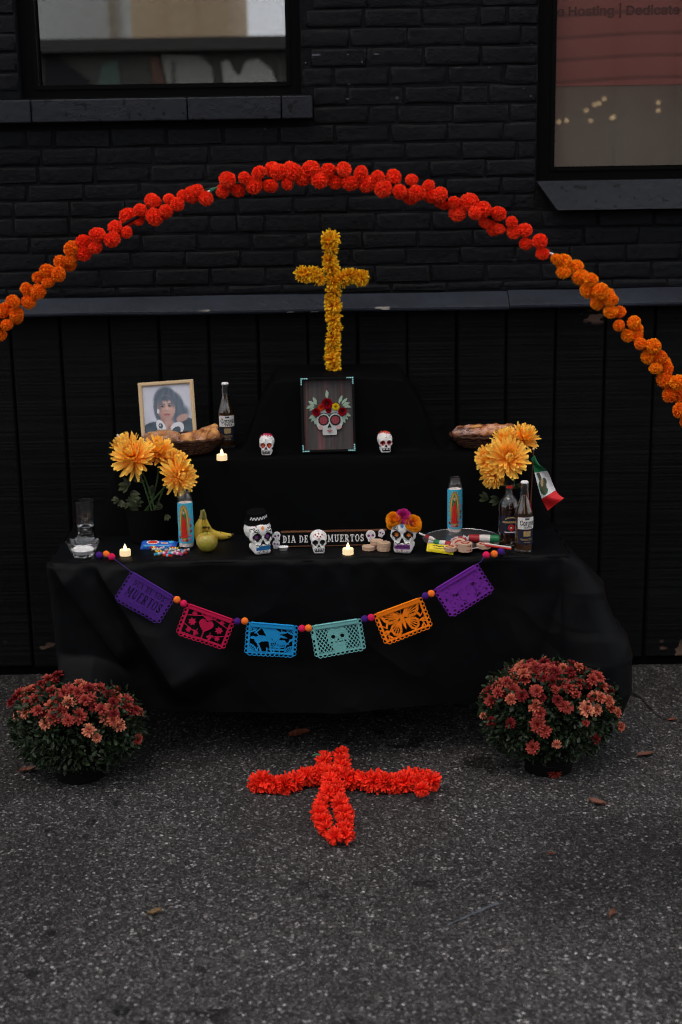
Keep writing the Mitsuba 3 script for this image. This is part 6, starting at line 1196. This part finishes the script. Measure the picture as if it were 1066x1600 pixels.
for (u0, u1, mat) in ((0, 0.38, 'flag_green'), (0.38, 0.69, 'flag_white'), (0.69, 1, 'flag_red')): part(k, 'stripe', shape(flag_sheet(u0, u1), mat, True))
paint('flag_green', (0.005, 0.13, 0.05), 0.6); paint('flag_white', (0.66, 0.66, 0.70), 0.6); paint('flag_red', (0.58, 0.012, 0.016), 0.6); paint('emblem_dark', (0.045, 0.05, 0.025), 0.6)
def on_flag(g):   # (u, w) plane -> cloth
    v, f = tess(g, 0.04); q = []
    for u, w in v: px, py = fx[0](u) * (1 - w) + fx[1](u) * w; q.append(at(px, py, YFl - 0.0052 - 0.010 * math.sin(u * 7 + w * 4.5) * min(1, u * 4)))
    return trimesh.Trimesh(np.array(q), f, process=False)
em = unary_union([ell(0.555, 0.68, 0.085, 0.24), leaf(0.50, 0.60, 120, 0.34, 0.18), ell(0.505, 0.46, 0.04, 0.13)]).intersection(box(0.385, 0, 0.685, 1))
part(k, 'emblem', shape(on_flag(em), 'emblem_dark', True), None, 'dark eagle emblem on the white stripe')
part(k, 'emblem_wreath', shape(cat([on_flag(affinity.scale(arc(0, 0, 1, 200, 400, 0.16), 0.085, 0.25, origin=(0, 0)).buffer(0).intersection(box(-1, -1, 1, 1)).buffer(0) if False else affinity.translate(affinity.scale(arc(0, 0, 1, -60, 120, 0.22), 0.095, 0.26, origin=(0, 0)), 0.555, 0.66).intersection(box(0.385, 0, 0.685, 0.98)))]), 'flag_green', True))
part(k, 'emblem_wing', shape(cat([(lambda m: (m.apply_translation([0, -0.0012, 0]), m)[1])(on_flag(leaf(0.53, 0.80, -100 + 180 + 180, 0.30, 0.07)))]), 'brass_print', True))

# ================================================================== dry leaves, a strip of tape
def curled_leaf(L, w, seed):
    rr = np.random.default_rng(seed); gx, gy = np.meshgrid(np.linspace(0, 1, 14), np.linspace(-1, 1, 9), indexing='ij')
    prof = np.sin(np.pi * np.clip(gx * 0.94 + 0.05, 0, 1)) ** 0.7 * (1 + 0.22 * np.sin(gx * 26 + seed)); y = gy * w / 2 * prof
    z = 0.004 + L * 0.16 * (gy ** 2) * rr.uniform(0.5, 1.2) + L * 0.14 * gx ** 2 * rr.uniform(0.2, 1) + 0.004 * (meshkit.fbm(np.stack([gx * 5 + seed, gy * 3, 0 * gx], -1), 3) - 0.5) * 2
    m = sheet(gx * L, y, np.maximum(z, 0.002)); return m
paint('leaf_brown', (0.14, 0.055, 0.035), 0.7); paint('leaf_rust', (0.17, 0.045, 0.022), 0.7); paint('leaf_tan', (0.16, 0.10, 0.045), 0.7)
for i, (x, y, a, L, mat, lab) in enumerate(((933, 1257, 160, 0.055, 'leaf_brown', 'curled brown leaf on the asphalt below the right potted mum'), (1009, 1181, 10, 0.058, 'leaf_brown', 'flat brown leaf on the asphalt right of the right potted mum'), (1050, 1126, 20, 0.035, 'leaf_rust', 'small rust leaf near the crack at the right edge'), (957, 1430, 60, 0.032, 'leaf_brown', 'folded brown leaf at the lower right of the asphalt'), (242, 1429, 15, 0.040, 'leaf_tan', 'tan leaf at the lower left of the asphalt'), (596, 1240, 170, 0.045, 'leaf_brown', 'brown leaf lying under the right arm of the red cross'), (468, 1150, 12, 0.075, 'leaf_rust', 'rust leaf in the shade behind the red cross'), (44, 1206, 8, 0.060, 'leaf_brown', 'brown leaf on the asphalt beside the left potted mum'), (862, 1336, 0, 0.020, 'leaf_rust', 'tiny rust fleck of leaf in the middle right asphalt'), (250, 1130, 30, 0.018, 'leaf_tan', 'tiny pale leaf scrap under the table at the left'))):
    k = thing('dry_leaf', lab, 'leaf'); m = curled_leaf(L, L * 0.55, i + 1); p = atz(x, y, 0.001); m.apply_translation([-L / 2, 0, 0])
    part(k, 'blade', shape(m, mat, True), place(p, a)); part(k, 'midrib', shape(tube(np.array([[-L * 0.75, 0, 0.004], [-L * 0.45, 0, 0.005], [0, 0, 0.007], [L * 0.4, 0, 0.008 + L * 0.1]]), 0.0009, 4), mat, True), place(p, a))
k = unique('plastic_strip'); pa, pb = atz(700, 1446, 0.002), atz(779, 1411, 0.002); d = (pb - pa) / np.linalg.norm(pb - pa); nn = np.array([-d[1], d[0], 0]); ts = np.linspace(0, 1, 24)
gx = np.array([[pa + (pb - pa) * t + nn * w * (0.0065 + 0.001 * math.sin(t * 40)) * (0.35 + 0.65 * t) + np.array([0, 0, 0.0015 + 0.001 * math.sin(t * 19 + w)]) for w in (-1, 0, 1)] for t in ts])
scene[k] = shape(sheet(gx[..., 0], gx[..., 1], gx[..., 2]), 'strip_film', True); paint('strip_film', (0.075, 0.085, 0.10), 0.25, 0.5); tag(k, 'narrow shiny grey strip of plastic lying on the asphalt', 'plastic strip')
